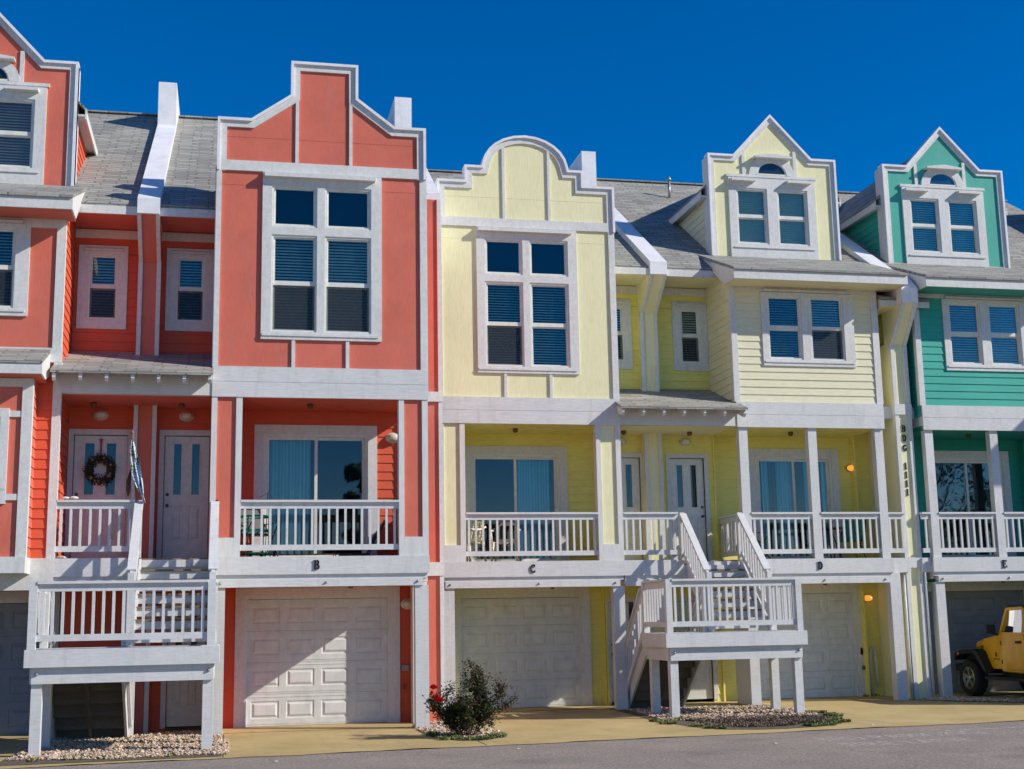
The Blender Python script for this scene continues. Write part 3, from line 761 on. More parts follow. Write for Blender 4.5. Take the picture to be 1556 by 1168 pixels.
def skirt(par, x0, x1, Y, W):
    """shallow roof over the second floor of a dormer bay, running up onto the main roof"""
    ya, yb, za, zb = Y-.75, Y+1.75, 8.97, 9.98
    r = MB(); r.prism([(x0,ya-.03,za),(x0,yb,zb),(x0,yb,zb-.07),(x0,ya-.03,za-.05)], (x1-x0,0,0)); r.build('skirt_roof', M['sh_skirt'], par)
    f = MB(); f.box(x0, x1, ya, ya+.03, 8.73, za-.035)
    for s, e in ((x0, x0+.03), (x1-.03, x1)):
        f.prism([(s,ya+.03,8.73),(s,ya+.03,za-.035),(s,yb-.1,zb-.12),(s,yb-.1,9.6),(s,Y+.42,9.16),(s,Y-.19,8.73)], (e-s,0,0))
    f.build('skirt_fascia', M['white'], par)
    s = MB(); s.box(x0+.03, x1-.03, ya+.03, Y+.05, 8.755, 8.775); s.build('eave_soffit', W, par)
def dormer_bay(par, o, Y, W, WS, letterch, curt, blinds, side_y, panel=False, low=True, sk=(8.75, 12.71), dorm_o=None, post_deep=.8):
    WF = M['cream_sunlit'] if W is M['cream'] else (M['teal_sunlit'] if W is M['teal'] else WS)  # outer faces take the sunlit copy of the porch siding colour
    x0, x1 = 8.95+o, 12.30+o
    if low:
        bay_low(par, x0, x1, Y, W, WS, (9.52+o, 12.16+o), (9.98+o, 11.80+o), curt, W)
        posts(par, (8.99+o, 10.55+o, 12.09+o), Y, ZD, 5.70, w=.19, d=.16, name='porch_post')
        railing(par, (9.18+o, Y+.05), (10.55+o, Y+.05), ZD); railing(par, (10.74+o, Y+.05), (12.09+o, Y+.05), ZD)
        b = MB(); b.box(8.99+o, 9.20+o, Y, Y+post_deep, 0, 2.43); b.build('post', M['deckwhite'], par)
        b = MB(); b.box(12.22+o, 12.46+o, Y, Y+.2, 0, 2.64); b.build('post', M['deckwhite'], par)
        letter(par, letterch, 10.57+o, Y)
    wins = dbl_window(par, o, Y, blinds)
    w = MB()
    if panel: panel_front(w, x0, x1, 6.24, 8.78, Y, wins)
    else: siding_front(w, x0, x1, 6.24, 8.78, Y, wins)
    w.build('wall', W if panel else WF, par)
    w = MB(); siding_side(w, x0, Y, Y+side_y, 6.0, 9.12, -1); siding_side(w, x1, Y, Y+side_y, 6.0, 9.12, 1); w.build('side_wall', WF, par)
    t = MB(); t.box(x0-.02, x0+.10, Y-.035, Y+.0, 6.24, 8.76); t.box(x1-.12, x1+.02, Y-.035, Y+.0, 6.24, 8.76)
    t.box(x0+.10, x1-.12, Y-.03, Y, 8.66 if not panel else 8.60, 8.77)
    t.box(x0-.03, x0-.02, Y-.035, Y+.08, 6.24, 8.76); t.box(x1+.02, x1+.03, Y-.035, Y+.08, 6.24, 8.76)
    t.build('trim', M['white'], par)
    skirt(par, sk[0]+o, sk[1]+o, Y, W)
    dormer(par, o if dorm_o is None else dorm_o, Y, W, WF)
def recess(par, xa, xb, Y, W, WS, door_up, win_up, hinge, low_door=None, lowlites=False, wallx=None):
    """half of the recessed entry between two bays: xa..xb"""
    y = Y+1.45
    hol = [(door_up[0]+.002, door_up[1]-.002, ZD, ZD+2.27), (win_up[0], win_up[1], 7.34, 8.58)]
    if low_door: hol.append((low_door[0]+.002, low_door[1]-.002, 0, 2.15))
    w = MB(); siding_front(w, xa, xb, 0, 9.05, y, hol); w.build('entry_wall', WS, par)
    entry_door(par, door_up[0], door_up[1], ZD, y, hinge)
    if low_door: entry_door(par, low_door[0], low_door[1], .05, y, hinge, h=2.08)
    c = MB(); cw = .15
    casing(c, (win_up[0]-.18, [win_up], min(win_up[1]+.17, xb if xb-win_up[1] > .05 and xb-win_up[1] < .17 else win_up[1]+.17)), (7.16, [(7.34, 8.58)], 8.73), y, .042)
    hood(c, win_up[0]-.08, win_up[1]+.08, 8.62, y, .05, .04)
    win = c.build('window', M['white'], par); sash(win, win_up[0], win_up[1], 7.34, 8.58, y, screen=True, tilt=.7)
    t = MB(); t.box(xa, xb, y-.03, y, 8.87, 9.03); t.build('trim', M['white'], par)
    f = MB(); f.box(xa, xb, Y+.42, Y+.45, 9.04, 9.19); f.build('eave_fascia', M['white'], par)
    s = MB(); s.box(xa, xb, Y+.45, y, 9.055, 9.075); s.box(xa, xb, Y+.1, y, 5.72, 5.75); s.box(xa, xb, Y+.1, y, 2.50, 2.53); s.build('eave_soffit', W, par)
    s = MB(); s.box(xa, xb, Y+.0, y, ZD-.10, ZD-.012); s.build('porch_floor', M['tread'], par)
    bulkhead(par, (door_up[0]+door_up[1])/2-.02, y-.01, 5.57)
    ceiling_dot(par, (door_up[0]+door_up[1])/2-.1, Y+.9, 5.72)
def party_wall(x0, x1, Y, W, prof, pier_y, pier_top, bands, label, trimw=.07):
    e = empty('party_wall', ((x0+x1)/2, Y+pier_y, 0), label, 'party wall', 'white topped party walls between the houses')
    c = MB(); c.prism([(x0, Y+a, b) for a, b in prof['cap']], (x1-x0,0,0)); c.build('parapet', M['capw'], e)
    p = MB(); tw = trimw
    for z0, z1 in prof['panels']:
        p.box(x0+.01, x1-.01, Y+pier_y, Y+max(pier_y+.6, 1.95), z0, z1)
    p.build('pier', W, e)
    if prof.get('bracket'):
        b = MB(); b.prism([(x0+.012, Y+a, z) for a, z in prof['bracket']], (x1-x0-.024,0,0)); b.build('bracket', W, e)
        t = MB()
        a0, a1 = prof['bracket'][0], prof['bracket'][1]
        d = Vector((0, a1[0]-a0[0], a1[1]-a0[1])).normalized(); n = Vector((0, -abs(d.z), -d.y if d.z < 0 else d.y)).normalized()*.03
        n = Vector((0, d.z, -d.y)).normalized()
        if n.y > 0: n = -n
        for xs, xe in ((x0, x0+tw), (x1-tw, x1)):
            t.prism([(xs, Y+a0[0], a0[1]), (xs, Y+a1[0], a1[1]), (xs, Y+a1[0]+n.y*.03, a1[1]+n.z*.03), (xs, Y+a0[0]+n.y*.03, a0[1]+n.z*.03)], (xe-xs,0,0))
        t.build('bracket_trim', M['white'], e)
    t = MB()
    for z0, z1 in prof['panels']:
        t.box(x0-.005, x0+tw, Y+pier_y-.035, Y+pier_y, z0, z1); t.box(x1-tw, x1+.005, Y+pier_y-.035, Y+pier_y, z0, z1)
        t.box(x0-.005, x0+.01, Y+pier_y, Y+pier_y+.07, z0, z1); t.box(x1-.01, x1+.005, Y+pier_y, Y+pier_y+.07, z0, z1)
    for z0, z1 in bands: t.box(x0-.012, x1+.012, Y+pier_y-.05, Y+pier_y+.3, z0, z1)
    t.build('pier_trim', M['white'], e)
    return e
def canopy(x0, x1, Y, label, nraft=7, bx=.07):
    e = empty('entry_canopy', ((x0+x1)/2, Y, 5.7), label, 'entry canopy', 'shingled entry canopies over the front doors')
    r = MB(); r.prism([(x0,Y-.50,6.04),(x0,Y+1.44,6.74),(x0,Y+1.44,6.66),(x0,Y-.50,5.99)], (x1-x0,0,0)); r.build('canopy_roof', M['sh_skirt'], e)
    b = MB(); b.box(x0+.10, x1-bx, Y-.03, Y+.09, 5.72, 6.10); b.build('beam', M['deckwhite'], e)
    n = nraft; w = .055
    for i in range(n):
        x = x0+.03+(x1-x0-.06-w)*i/(n-1); q = MB()
        q.prism([(x,Y-.46,5.985),(x,Y-.03,6.14),(x,Y-.03,6.00),(x,Y-.38,5.86),(x,Y-.43,5.87),(x,Y-.465,5.92)], (w,0,0))
        q.build('rafter_tail', M['white'], e)
    return e
# ------------------------------------------------------------------ the row
YA, YB, YC, YD, YE, YF = 0, 0, 2.73, 2.78, 2.85, 2.85
G_HOUSE = 'row of townhouses'
# ---- B
B = empty('townhouse', (.1, 2, 0), 'coral townhouse with a tall stepped parapet and the letter B under its balcony', 'townhouse', G_HOUSE)
PB = [(-1.78,9.80),(-1.78,10.79),(-1.19,10.79),(-.49,11.29),(-.49,11.94),(.73,11.94),(.73,11.29),(1.40,10.79),(1.98,10.79),(1.98,9.80)]
tower_bay(B, -1.78, YB, M['coral'], M['coral_s'], PB, 'B', [(-.80,.02,'curtain_w')], 1, [(True, 0, .75), (True, 0, .8)], None)
main_roof(B, -2.95, 2.06, YB)
recess(B, -2.95, -1.78, YB, M['coral'], M['coral_s'], (-2.62,-1.82), (-2.49,-1.97), -1, (-2.48,-1.82))
bulkhead(B, 1.56, YB+1.59, 5.23, r=.14); bulkhead(B, 1.83, YB+1.59, 2.13, r=.14)
b = MB(); b.box(1.85,1.97,YB+1.12,YB+1.42,0,2.5); b.build('shadow_post', M['deckwhite'], B)  # unseen post, added to cast the shadow band on the garage door
b = MB(); b.box(1.70,1.84,YB+1.56,YB+1.60,.92,1.02); b.box(1.72,1.82,YB+1.545,YB+1.56,.935,1.005); b.build('utility_box', M['metal'], B)
b = MB(); b.tube([(1.74,YB+1.6,.64),(1.74,YB+1.52,.64),(1.74,YB+1.5,.58)], .018, 8); b.lathe((1.74,YB+1.53,.66),(0,0,1),[(.03,0),(.035,.01),(.03,.02)],10); b.build('hose_tap', M['brass'], B)
# ---- A
A = empty('townhouse', (-6, 2, 0), 'coral townhouse at the left edge with a gabled dormer and a pent roofed bay', 'townhouse', G_HOUSE)
dormer_bay(A, -16.62, YA, M['coral'], M['coral_s'], 'A', [], [(True,0,.6),(True,0,.6)], 1.45, panel=True, low=False, sk=(8.75,12.50), dorm_o=-16.55)
main_roof(A, -8.4, -2.95, YA)
recess(A, -4.30, -2.95, YA, M['coral'], M['coral_s'], (-4.19,-3.26), (-4.05,-3.53), -1)
w = MB(); siding_front(w, -7.6, -4.30, 2.95, 6.24, 0, [(-6.8,-5.1,4.2,5.2)]); panel_front(w, -7.6, -4.36, 0, 2.5, 1.6, [(-7.1,-4.5,0,2.3)])
siding_side(w, -4.30, .02, 1.45, 2.95, 6.24, 1); w.build('porch_wall', M['coral_s'], A)
garage(A, -7.1, -4.5, 1.6, paint_=M['gdark'])
f = MB(); f.box(-7.65,-4.27,-.045,-.022,6.24,6.49); f.box(-7.6,-4.27,-.05,.12,2.43,2.95); f.box(-4.40,-4.28,-.04,-.020,2.95,6.24); f.box(-4.28,-4.262,-.04,.08,2.95,6.24); f.box(-4.42,-4.30,.12,1.6,2.43,2.95)
f.build('fascia', M['white'], A)
s = MB(); s.box(-7.6,-4.36,.12,1.6,2.50,2.56); s.build('soffit', M['coral'], A)
lw = MB(); panel_front(lw, -7.3, -4.66, 2.95, 5.85, -.55, [(-6.75,-5.12,4.17,5.22)]); siding_side(lw, -4.66, -.55, 0, 2.95, 6.1, 1); lw.build('bay_wall', [M['coral']], A)
t = MB(); t.box(-4.80,-4.645,-.59,-.55,2.95,5.86); t.box(-4.645,-4.635,-.59,-.47,2.95,5.86); t.box(-7.3,-4.80,-.585,-.55,5.72,5.86); t.box(-4.99,-4.80,-.58,-.55,5.22,5.32); t.box(-4.99,-4.80,-.58,-.55,3.86,3.96)
t.box(-7.35,-4.64,-.62,-.04,2.69,2.95)
t.build('trim', M['white'], A)
c = MB(); casing(c, (-6.89,[(-6.75,-5.12)],-4.99), (4.03,[(4.17,5.22)],5.36), -.55, .042); c.box(-6.89,-4.99,-.585,-.551,3.80,4.03)
wn = c.build('window', M['white'], A); sash(wn, -6.75, -5.12, 4.17, 5.22, -.55, kind='fixed', tilt=.8)
r = MB(); r.prism([(-7.6,-1.0,6.09),(-7.6,-.045,6.46),(-7.6,-.045,6.40),(-7.6,-1.0,6.04)], (3.14,0,0)); r.build('pent_roof', M['sh_skirt'], A)
f = MB(); f.box(-7.6,-4.46,-.985,-.955,5.87,6.035); f.prism([(-4.49,-.955,5.87),(-4.49,-.955,6.05),(-4.49,-.05,6.39),(-4.49,-.05,6.0),(-4.49,-.5,5.86)], (.03,0,0)); f.build('pent_fascia', M['white'], A)
s = MB(); s.box(-7.5,-4.49,-.95,-.05,5.87,5.885); s.build('pent_soffit', M['coral'], A)
# ---- C
C = empty('townhouse', (4.5, 5, 0), 'cream townhouse with a round arched parapet and the letter C under its balcony', 'townhouse', G_HOUSE)
o = 4.39
arcp = [(.095+.92*math.cos(math.radians(a)), 11.12+.71*math.sin(math.radians(a))) for a in (172,160,147,134,120,105,90,75,60,46,33,20,8)]
PC = [(-1.78,9.80),(-1.78,10.79),(-1.20,10.79),(-1.20,11.12),(-.84,11.12)]+arcp+[(1.03,11.12),(1.34,11.12),(1.34,10.79),(2.01,10.79),(2.01,9.80)]
tower_bay(C, -1.78+o, YC, M['cream'], M['cream_shaded'], PC, 'C', [(o+.10,o+.88,'curtain')], 1, [(True,0,.5),(False,0,.55)], None)
main_roof(C, 2.06, 7.48, YD)
recess(C, 6.37, 7.48, YC, M['cream'], M['cream_shaded'], (6.42,7.24), (6.52,6.98), -1, (6.44,7.16))
# ---- D
D = empty('townhouse', (10.6, 5, 0), 'cream townhouse with a gabled dormer, two lit porch lamps and the letter D', 'townhouse', G_HOUSE)
dormer_bay(D, 0, YD, M['cream'], M['cream_shaded'], 'D', [(9.98,10.35,'curtain'),(10.35,10.52,'curtain_d'),(10.52,10.9,'curtain'),(11.2,11.8,'curtain')], [(False,0,.5),(True,0,.8)], 1.45)
main_roof(D, 7.48, 12.91, YD)
recess(D, 7.48, 8.95, YD, M['cream'], M['cream_shaded'], (7.93,8.72), (8.30,8.76), 1, (8.0,8.72))
bulkhead(D, 12.27, YD+1.58, 5.03, True, .115); bulkhead(D, 12.47, YD+1.58, 2.13, True, .115)
b = MB(); b.box(12.22,12.34,YD+1.56,YD+1.60,.90,1.05); b.build('utility_box', M['metal'], D)
# ---- E
E = empty('townhouse', (15, 5, 0), 'teal green townhouse with a gabled dormer, a yellow vehicle in its carport', 'townhouse', G_HOUSE)
dormer_bay(E, 4.32, YE, M['teal'], M['teal_shaded'], 'E', [], [(False,0,.75),(False,0,.75)], 1.45, sk=(8.86,12.6), dorm_o=4.36, post_deep=.2)
main_roof(E, 12.91, 20.3, YD+.02)
recess(E, 16.65, 20.9, YE, M['teal'], M['teal_shaded'], (16.8,17.6), (16.9,17.45), -1)
# ---- F, just beyond the right edge of the view
F = empty('townhouse', (22.6, 3, 0), 'teal green townhouse beyond the right edge, standing forward of its neighbour', 'townhouse', G_HOUSE)
YFF = .62
dormer_bay(F, 12.0, YFF, M['teal'], M['teal_shaded'], 'E', [], [(False,0,.7),(False,0,.7)], 1.6, post_deep=.2)
main_roof(F, 20.3, 25.0, YFF)
# ---- strips between the bays and the numbered party wall
for (xa, xb, Y, W, WS, par) in ((12.32, 12.73, YD, M['cream'], M['cream_shaded'], D), (13.09, 13.27, YE, M['teal'], M['teal_shaded'], E)):
    w = MB(); siding_front(w, xa-(.02 if par is D else .4), xb+(.4 if par is D else .05), 6.0, 8.95, Y+.85); siding_front(w, xa-.02, xb+.01, 0, 5.98, Y+1.6); w.box(xa-.02, xb+.02, Y+.86, Y+1.6, 5.85, 5.9); w.build('gap_wall', WS, par)
    f = MB(); f.box(xa-.02, xb+.02, Y+.30, Y+.84, 5.98, 6.24); f.box(xa-.02, xb+.02, Y+.05, Y+.84, 2.64, ZD)
    f.box(xa+.02 if par is D else xa-.0, xb+(.0 if par is D else .28), Y-.18, Y-.15, 8.39, 8.52); f.build('gap_fascia', M['white'], par)
    r = MB(); xx = xa+.05 if par is D else xa; xw = (xb-xx) if par is D else .50
    r.prism([(xx,Y-.21,8.57),(xx,Y+.85,9.0),(xx,Y+.85,8.92),(xx,Y-.21,8.525)], (xw,0,0)); r.build('gap_roof', M['sh_skirt'], par)
    f = MB(); f.prism([(xx+.0,Y-.15,8.39),(xx,Y-.15,8.53),(xx,Y+.8,8.91),(xx,Y+.8,8.5),(xx,Y+.1,8.30)], (.02,0,0)); f.build('gap_rake', M['white'], par)
    s = MB(); s.box(xx+.02, xb, Y-.15, Y+.85, 8.375, 8.39); s.build('gap_soffit', W, par)
railing(D, (12.28, YD+.1), (12.70, YD+.1), ZD); railing(D, (9.05, YD+.2), (9.05, YD+1.45), ZD); railing(E, (13.10, YE+.05), (13.30, YE+.05), ZD)
def cap(front): return front+[(5.55,12.70),(5.55,13.70),(8.3,13.70),(8.3,12.95),(13.3,9.6),(13.3,9.0),(1.6,9.0)]
prof1 = dict(cap=cap([(1.2,8.99),(.33,9.05),(.33,9.33)]), bracket=[(.36,9.06),(1.17,8.38),(1.5,8.38),(1.5,9.06)], panels=[(0,2.64),(2.95,5.72),(6.0,8.42)])
party_wall(-3.15, -2.76, 0, M['coral'], prof1, 1.18, 8.4, [], 'coral party wall with a white sloped parapet between the two coral entry doors')
party_wall(7.29, 7.67, YD, M['cream'], prof1, 1.18, 8.4, [], 'cream party wall with a white sloped parapet between the two cream entry doors')
prof2 = dict(cap=cap([(1.6,9.4),(1.57,9.97),(1.57,10.10)]), panels=[(0,2.64),(2.89,5.93),(6.12,9.96)])
party_wall(2.10, 2.49, 0, M['coral'], prof2, 1.55, 9.8, [(2.64,2.89),(5.93,6.12)], 'narrow coral party wall with white bands, where the coral houses meet the cream ones')
prof4 = dict(cap=cap([(.22,8.35),(-.46,8.42),(-.46,8.74),(-.15,9.04),(.45,9.36)]), bracket=[(-.42,8.44),(.21,7.62),(.5,7.62),(.5,8.44)], panels=[(0,2.74),(2.96,6.05),(6.28,7.66)])
pw4 = party_wall(12.71, 13.09, YD, M['cream'], prof4, .22, 7.6, [(2.74,2.96),(6.05,6.28)], 'cream party wall lettered BDG 1111, between the cream and the teal house', trimw=.08)
g = MB(); yy = YD+.22; z = 5.68
for ch in 'BDG': glyph(g, ch, 12.845, yy, z, .135); z -= .21
z = 4.86
for ch in '1111': glyph(g, ch, 12.84, yy, z, .135); z -= .19
g.build('wall_lettering', M['letter'], pw4)
d = MB(); d.tube([(13.14,YD+.18,0),(13.14,YD+.18,2.9)], .03, 8); d.tube([(12.66,YD+.22,0),(12.66,YD+.22,2.7)], .03, 8); d.build('drain_pipe', M['vinyl'], pw4, smooth=True)
# vent on the roof
v = MB(); v.tube([(10.1-.45,YD+5.6,12.5),(10.1-.45,YD+5.6,13.05)], .035, 10); v.lathe((9.65,YD+5.6,13.03),(0,0,1),[(.05,0),(.06,.05),(.02,.12)],10)
v.build('roof_vent', M['metal'], D, smooth=True)
# ---- canopies, stairs
canopy(-4.40, -1.76, 0, 'shingled canopy over the two coral entry doors, beside the wreath', bx=.022)
canopy(6.28, 9.02, YD, 'shingled canopy over the two cream entry doors')
canopy(16.60, 19.25, YE, 'shingled canopy over the teal entry doors at the right')
def stairs(xl, Y, label, left_rail=True):
    e = empty('entry_stairs', (xl+1.3, Y-2, 0), label, 'stairs', 'white wooden entry stairs')
    xr = xl+2.69; zl = 1.515; n = 7
    f = MB(); f.box(xl-.02, xr+.03, Y-2.71, Y-2.665, 1.255, 1.51); f.box(xl-.02, xl+.02, Y-2.665, Y-1.25, 1.255, 1.51); f.box(xr-.01, xr+.03, Y-2.665, Y-1.25, 1.255, 1.51)
    f.build('landing_fascia', M['deckwhite'], e)
    f = MB(); f.box(xl+.08, xr-.05, Y-2.635, Y-2.59, 1.02, 1.25); f.box(xl+.05, xl+.09, Y-2.59, Y-1.3, 1.02, 1.25); f.box(xr-.08, xr-.04, Y-2.59, Y-1.3, 1.02, 1.25); f.box(xl+.1, xr-.1, Y-1.40, Y-1.36, 1.02, 1.25)
    f.build('girder', M['deckwhite'], e)
    f = MB()
    for i in range(10): f.box(xl+.03, xr-.02, Y-2.66+i*.141, Y-2.66+i*.141+.134, 1.475, 1.508)
    f.build('landing_boards', M['deckwhite'], e)
    for x in (xl+.15, xr-.12):
        b = MB(); b.lathe((x, Y-2.635, 1.16), (0,-1,0), [(.028,0),(.028,.012),(.014,.03),(.004,.034)], 8); b.build('bolt', M['metal'], e)
    for (x, y) in ((xl+.08, Y-2.59), (xr-.20, Y-2.59), (xl+.08, Y-1.50), (xr-.20, Y-1.50)):
        k = MB(); k.box(x, x+.15, y, y+.15, 0, 1.25 if y < Y-2 else 1.02); k.build('leg', M['deckwhite'], e)
        if y < Y-2:
            k = MB(); k.box(x, x+.15, y-.045, y-.0, 1.02-.0, 1.02); 
    for (x, y) in ((xl+.01, Y-2.70), (xr-.15, Y-2.70), (xl+.01, Y-1.34), (xr-.13, Y-1.42)):
        k = MB(); k.box(x, x+.115, y+.0, y+.115, 1.512, 2.47 if y > Y-2 else 2.485); k.build('newel_post', M['deckwhite'], e)
    railing(e, (xl+.125, Y-2.645), (xr-.15, Y-2.645), zl)
    railing(e, (xl+.06, Y-2.585), (xl+.06, Y-1.34), zl); railing(e, (xr-.09, Y-2.585), (xr-.09, Y-1.42), zl)
    # upper flight
    sx0, sx1 = xl+1.37, xl+2.57; rise = (ZD-zl)/n; run = .215; y0 = Y-run*(n-1)-.03
    t = MB(); rr = MB()
    for i in range(n):
        yy = y0+run*i; zz = zl+rise*(i+1)
        if i < n-1: t.box(sx0+.04, sx1-.04, yy-.03, yy+run+.0, zz-.035, zz)
        rr.box(sx0+.04, sx1-.04, yy, yy+.02, zz-rise+.045, zz-.037)
    t.build('tread', M['tread'], e); rr.build('riser', M['deckwhite'], e)
    s = MB()
    for x in (sx0, sx1-.04): s.prism([(x,y0-.05,zl),(x,y0-.05,zl+.16),(x,Y-.06,ZD-.02),(x,Y-.06,ZD-.42)], (.04,0,0))
    s.build('stringer', M['deckwhite'], e)
    for x in (sx0-.03, sx1+.02):
        railing(e, (x, Y-1.30), (x, Y-.02), (zl+.22, ZD-.02), sp=.125)
        k = MB(); k.box(x-.05, x+.05, Y-1.41, Y-1.31, zl, zl+1.13); k.build('newel_post', M['deckwhite'], e)
        k = MB(); k.box(x-.05, x+.05, Y-.0, Y+.1, ZD, ZD+.97); k.build('newel_post', M['deckwhite'], e)
    # lower flight, back towards the houses
    lx0, lx1 = xl+.08, xl+1.26; rise2 = zl/7; run2 = .255; ys = Y-1.24
    t = MB(); u = MB()
    for i in range(6):
        yy = ys+run2*i; zz = zl-rise2*(i+1)
        t.box(lx0+.04, lx1-.04, yy, yy+run2+.03, zz-.04, zz)
        u.box(lx0+.04, lx1-.04, yy+run2, yy+run2+.02, zz-rise2, zz-.042)
    t.build('tread', M['under'], e); u.build('riser', M['under'], e)
    s = MB(); ye = ys+run2*6
    for x in (lx0, lx1-.04): s.prism([(x,ys-.02,zl-.02),(x,ye+.1,rise2*.6),(x,ye+.1,0),(x,ye-.14,0),(x,ys-.02,zl-.36)], (.04,0,0))
    s.build('stringer', M['deckwhite'], e)
    s = MB(); s.prism([((lx0+lx1)/2,ys,zl-.30),((lx0+lx1)/2,ye-.2,.06),((lx0+lx1)/2,ye-.26,.0),((lx0+lx1)/2,ys,zl-.40)], (.04,0,0)); s.build('stringer', M['under'], e)
    for x in (lx0-.03, lx1+.03):
        railing(e, (x, ys+.05), (x, ye), (zl-.10, .05), sp=.125)
        k = MB(); k.box(x-.045, x+.045, ye, ye+.09, 0, 1.02); k.build('newel_post', M['deckwhite'], e)
    k = MB(); k.box(xl+1.22, xl+1.31, Y-1.36, Y-1.26, zl, zl+1.0); k.build('newel_post', M['deckwhite'], e)
    return e
stairs(-4.28, 0, 'white wooden stairs and landing under the two coral entry doors')
stairs(6.33, YD, 'white wooden stairs and landing between the C and D balconies')
stairs(16.66, YE, 'white wooden stairs and landing beside the teal house')
# recess balcony edge and rail beside the stairs
for par, xl, Y, xr in ((A, -4.27, 0, -2.97), (C, 6.38, YC, 7.60), (E, 16.7, YE, 18.0)):
    f = MB(); f.box(xl-(.0), xr+.02, Y-.045, Y-.003, 2.64, ZD-.002); f.box(xl, xr+1.35, Y-.002, Y+.1, 2.48, ZD-.11); f.box(xl, xr+.1, Y-.03, Y-.003, 2.43, 2.56); f.build('fascia', M['deckwhite'], par)
    railing(par, (xl, Y+.03), (xr-.05, Y+.03), ZD)
# ------------------------------------------------------------------ ground
def sheet(name, pts, z, m, thick=.0):
    b = MB(); b.poly([(x,y,z) for x, y in pts]); o = b.build(name, m); return tag(o, kind='structure')
sheet('ground', [(-400,-400),(400,-400),(400,400),(-400,400)], -.012, M['sand'])
def kerb(x): return -3.72+.078*x
sheet('road', [(-120,kerb(-120)-0),(120,kerb(120)),(120,-60),(-120,-60)], -.004, M['asphalt'])
b = MB()
xs = [-14+i*.16 for i in range(276)]
rnd = random.Random(3)
ed = [(x, kerb(x)+.05*math.sin(x*1.7)+.03*math.sin(x*5.1+1)+rnd.uniform(-.025,.025)) for x in xs]
b.poly([(x,y,.004) for x, y in ed]+[(xs[-1],6,.004),(xs[0],6,.004)])
tag(b.build('driveway', M['concrete']), kind='structure')
b = MB()
for (x0, x1, y) in ((-1.5,1.8,.38),(2.8,6.2,YC+.55),(9.1,12.3,YD+.6),(13.2,16.5,YE+.6)): b.box(x0, x1, y, y+.015, .0045, .009)
for x in (-1.48, 2.3): b.box(x, x+.012, kerb(x)+.1, .4, .0045, .008)
tag(b.build('driveway_joint', M['soil']), kind='structure')
# drifted darker seam along the road edge
# beds
def bed(name, pts, m, z=.010):
    b = MB(); b.poly([(x,y,z) for x, y in pts]); return tag(b.build(name, m), kind='structure')
bed('gravel_bed', [(-4.5,-3.75),(-1.5,-3.62),(-1.47,-2.4),(-1.5,1.0),(-4.4,1.0)], M['soil'])
PB_ = [(6.0,.9),(5.95,.1),(6.0,-.9),(6.13,-1.8),(6.4,-2.4),(6.85,-2.65),(7.4,-2.68),(8.0,-2.5),(8.6,-2.05),(9.0,-1.4),(9.15,-.6),(9.3,.2),(9.3,3.0),(6.1,3.4)]
bed('planting_bed', PB_, M['soil'])
bed('rose_bed', [(1.72,-.2),(1.70,-1.2),(1.78,-2.1),(2.05,-2.6),(2.4,-2.72),(2.78,-2.3),(3.0,-1.5),(2.75,-.4),(2.4,1.0),(1.9,1.0)], M['soil'])
bed('gravel_strip', [(12.5,2.9),(13.0,1.9),(13.9,1.0),(15.8,.2),(16.6,.6),(16.6,1.4),(14.3,1.9),(13.5,3.0)], M['soil'])
def inside(p, poly):
    x, y = p; c = False; n = len(poly)
    for i in range(n):
        x1, y1 = poly[i]; x2, y2 = poly[(i+1) % n]
        if (y1 > y) != (y2 > y) and x < (x2-x1)*(y-y1)/(y2-y1)+x1: c = not c
    return c
def gravel(poly, n, label, smin=.010, smax=.026, seed=1):
    rnd = random.Random(seed); b = MB(); xs = [p[0] for p in poly]; ys = [p[1] for p in poly]; k = 0
    while k < n:
        p = (rnd.uniform(min(xs), max(xs)), rnd.uniform(min(ys), max(ys)))
        if not inside(p, poly): continue
        s = rnd.uniform(smin, smax)*(1 if rnd.random() < .88 else 1.8)
        b.blob((p[0], p[1], .012+s*.35), (s, s*rnd.uniform(.6,1), s*rnd.uniform(.5,.9)), .25, 0, rnd); k += 1
    return thing(b, 'shell_gravel', M['stone'], label, 'gravel', None, 'stuff')
gravel([(-4.45,-3.1),(-3.0,-3.45),(-1.62,-3.35),(-1.50,-3.2),(-1.5,.9),(-4.3,.6)], 6000, 'pale shell gravel under the stair landing of the coral houses', seed=1)
gravel([(-1.62,-3.45),(-1.40,-3.35),(-1.40,-1.0),(-1.55,-1.0)], 420, 'strip of pale shell gravel beside the coral driveway', seed=8)
gravel([(6.1,-.3),(7.5,-.9),(8.9,-.5),(9.25,.3),(9.2,2.5),(6.3,2.8)], 4600, 'pink and white shell gravel under the stair landing of the cream houses', seed=2)
gravel([(1.7,.3),(1.75,-1.6),(2.1,-2.2),(2.7,-2.1),(2.9,-1.4),(2.6,-.3),(2.4,1.1),(1.9,1.1)], 1500, 'shell gravel around the foot of the rose bush', seed=3)
gravel([(12.5,2.8),(13.0,1.9),(13.9,1.05),(15.8,.3),(16.5,.7),(14.3,1.8),(13.5,2.9)], 3000, 'grey shell gravel strip in the shade beside the teal carport', seed=4)
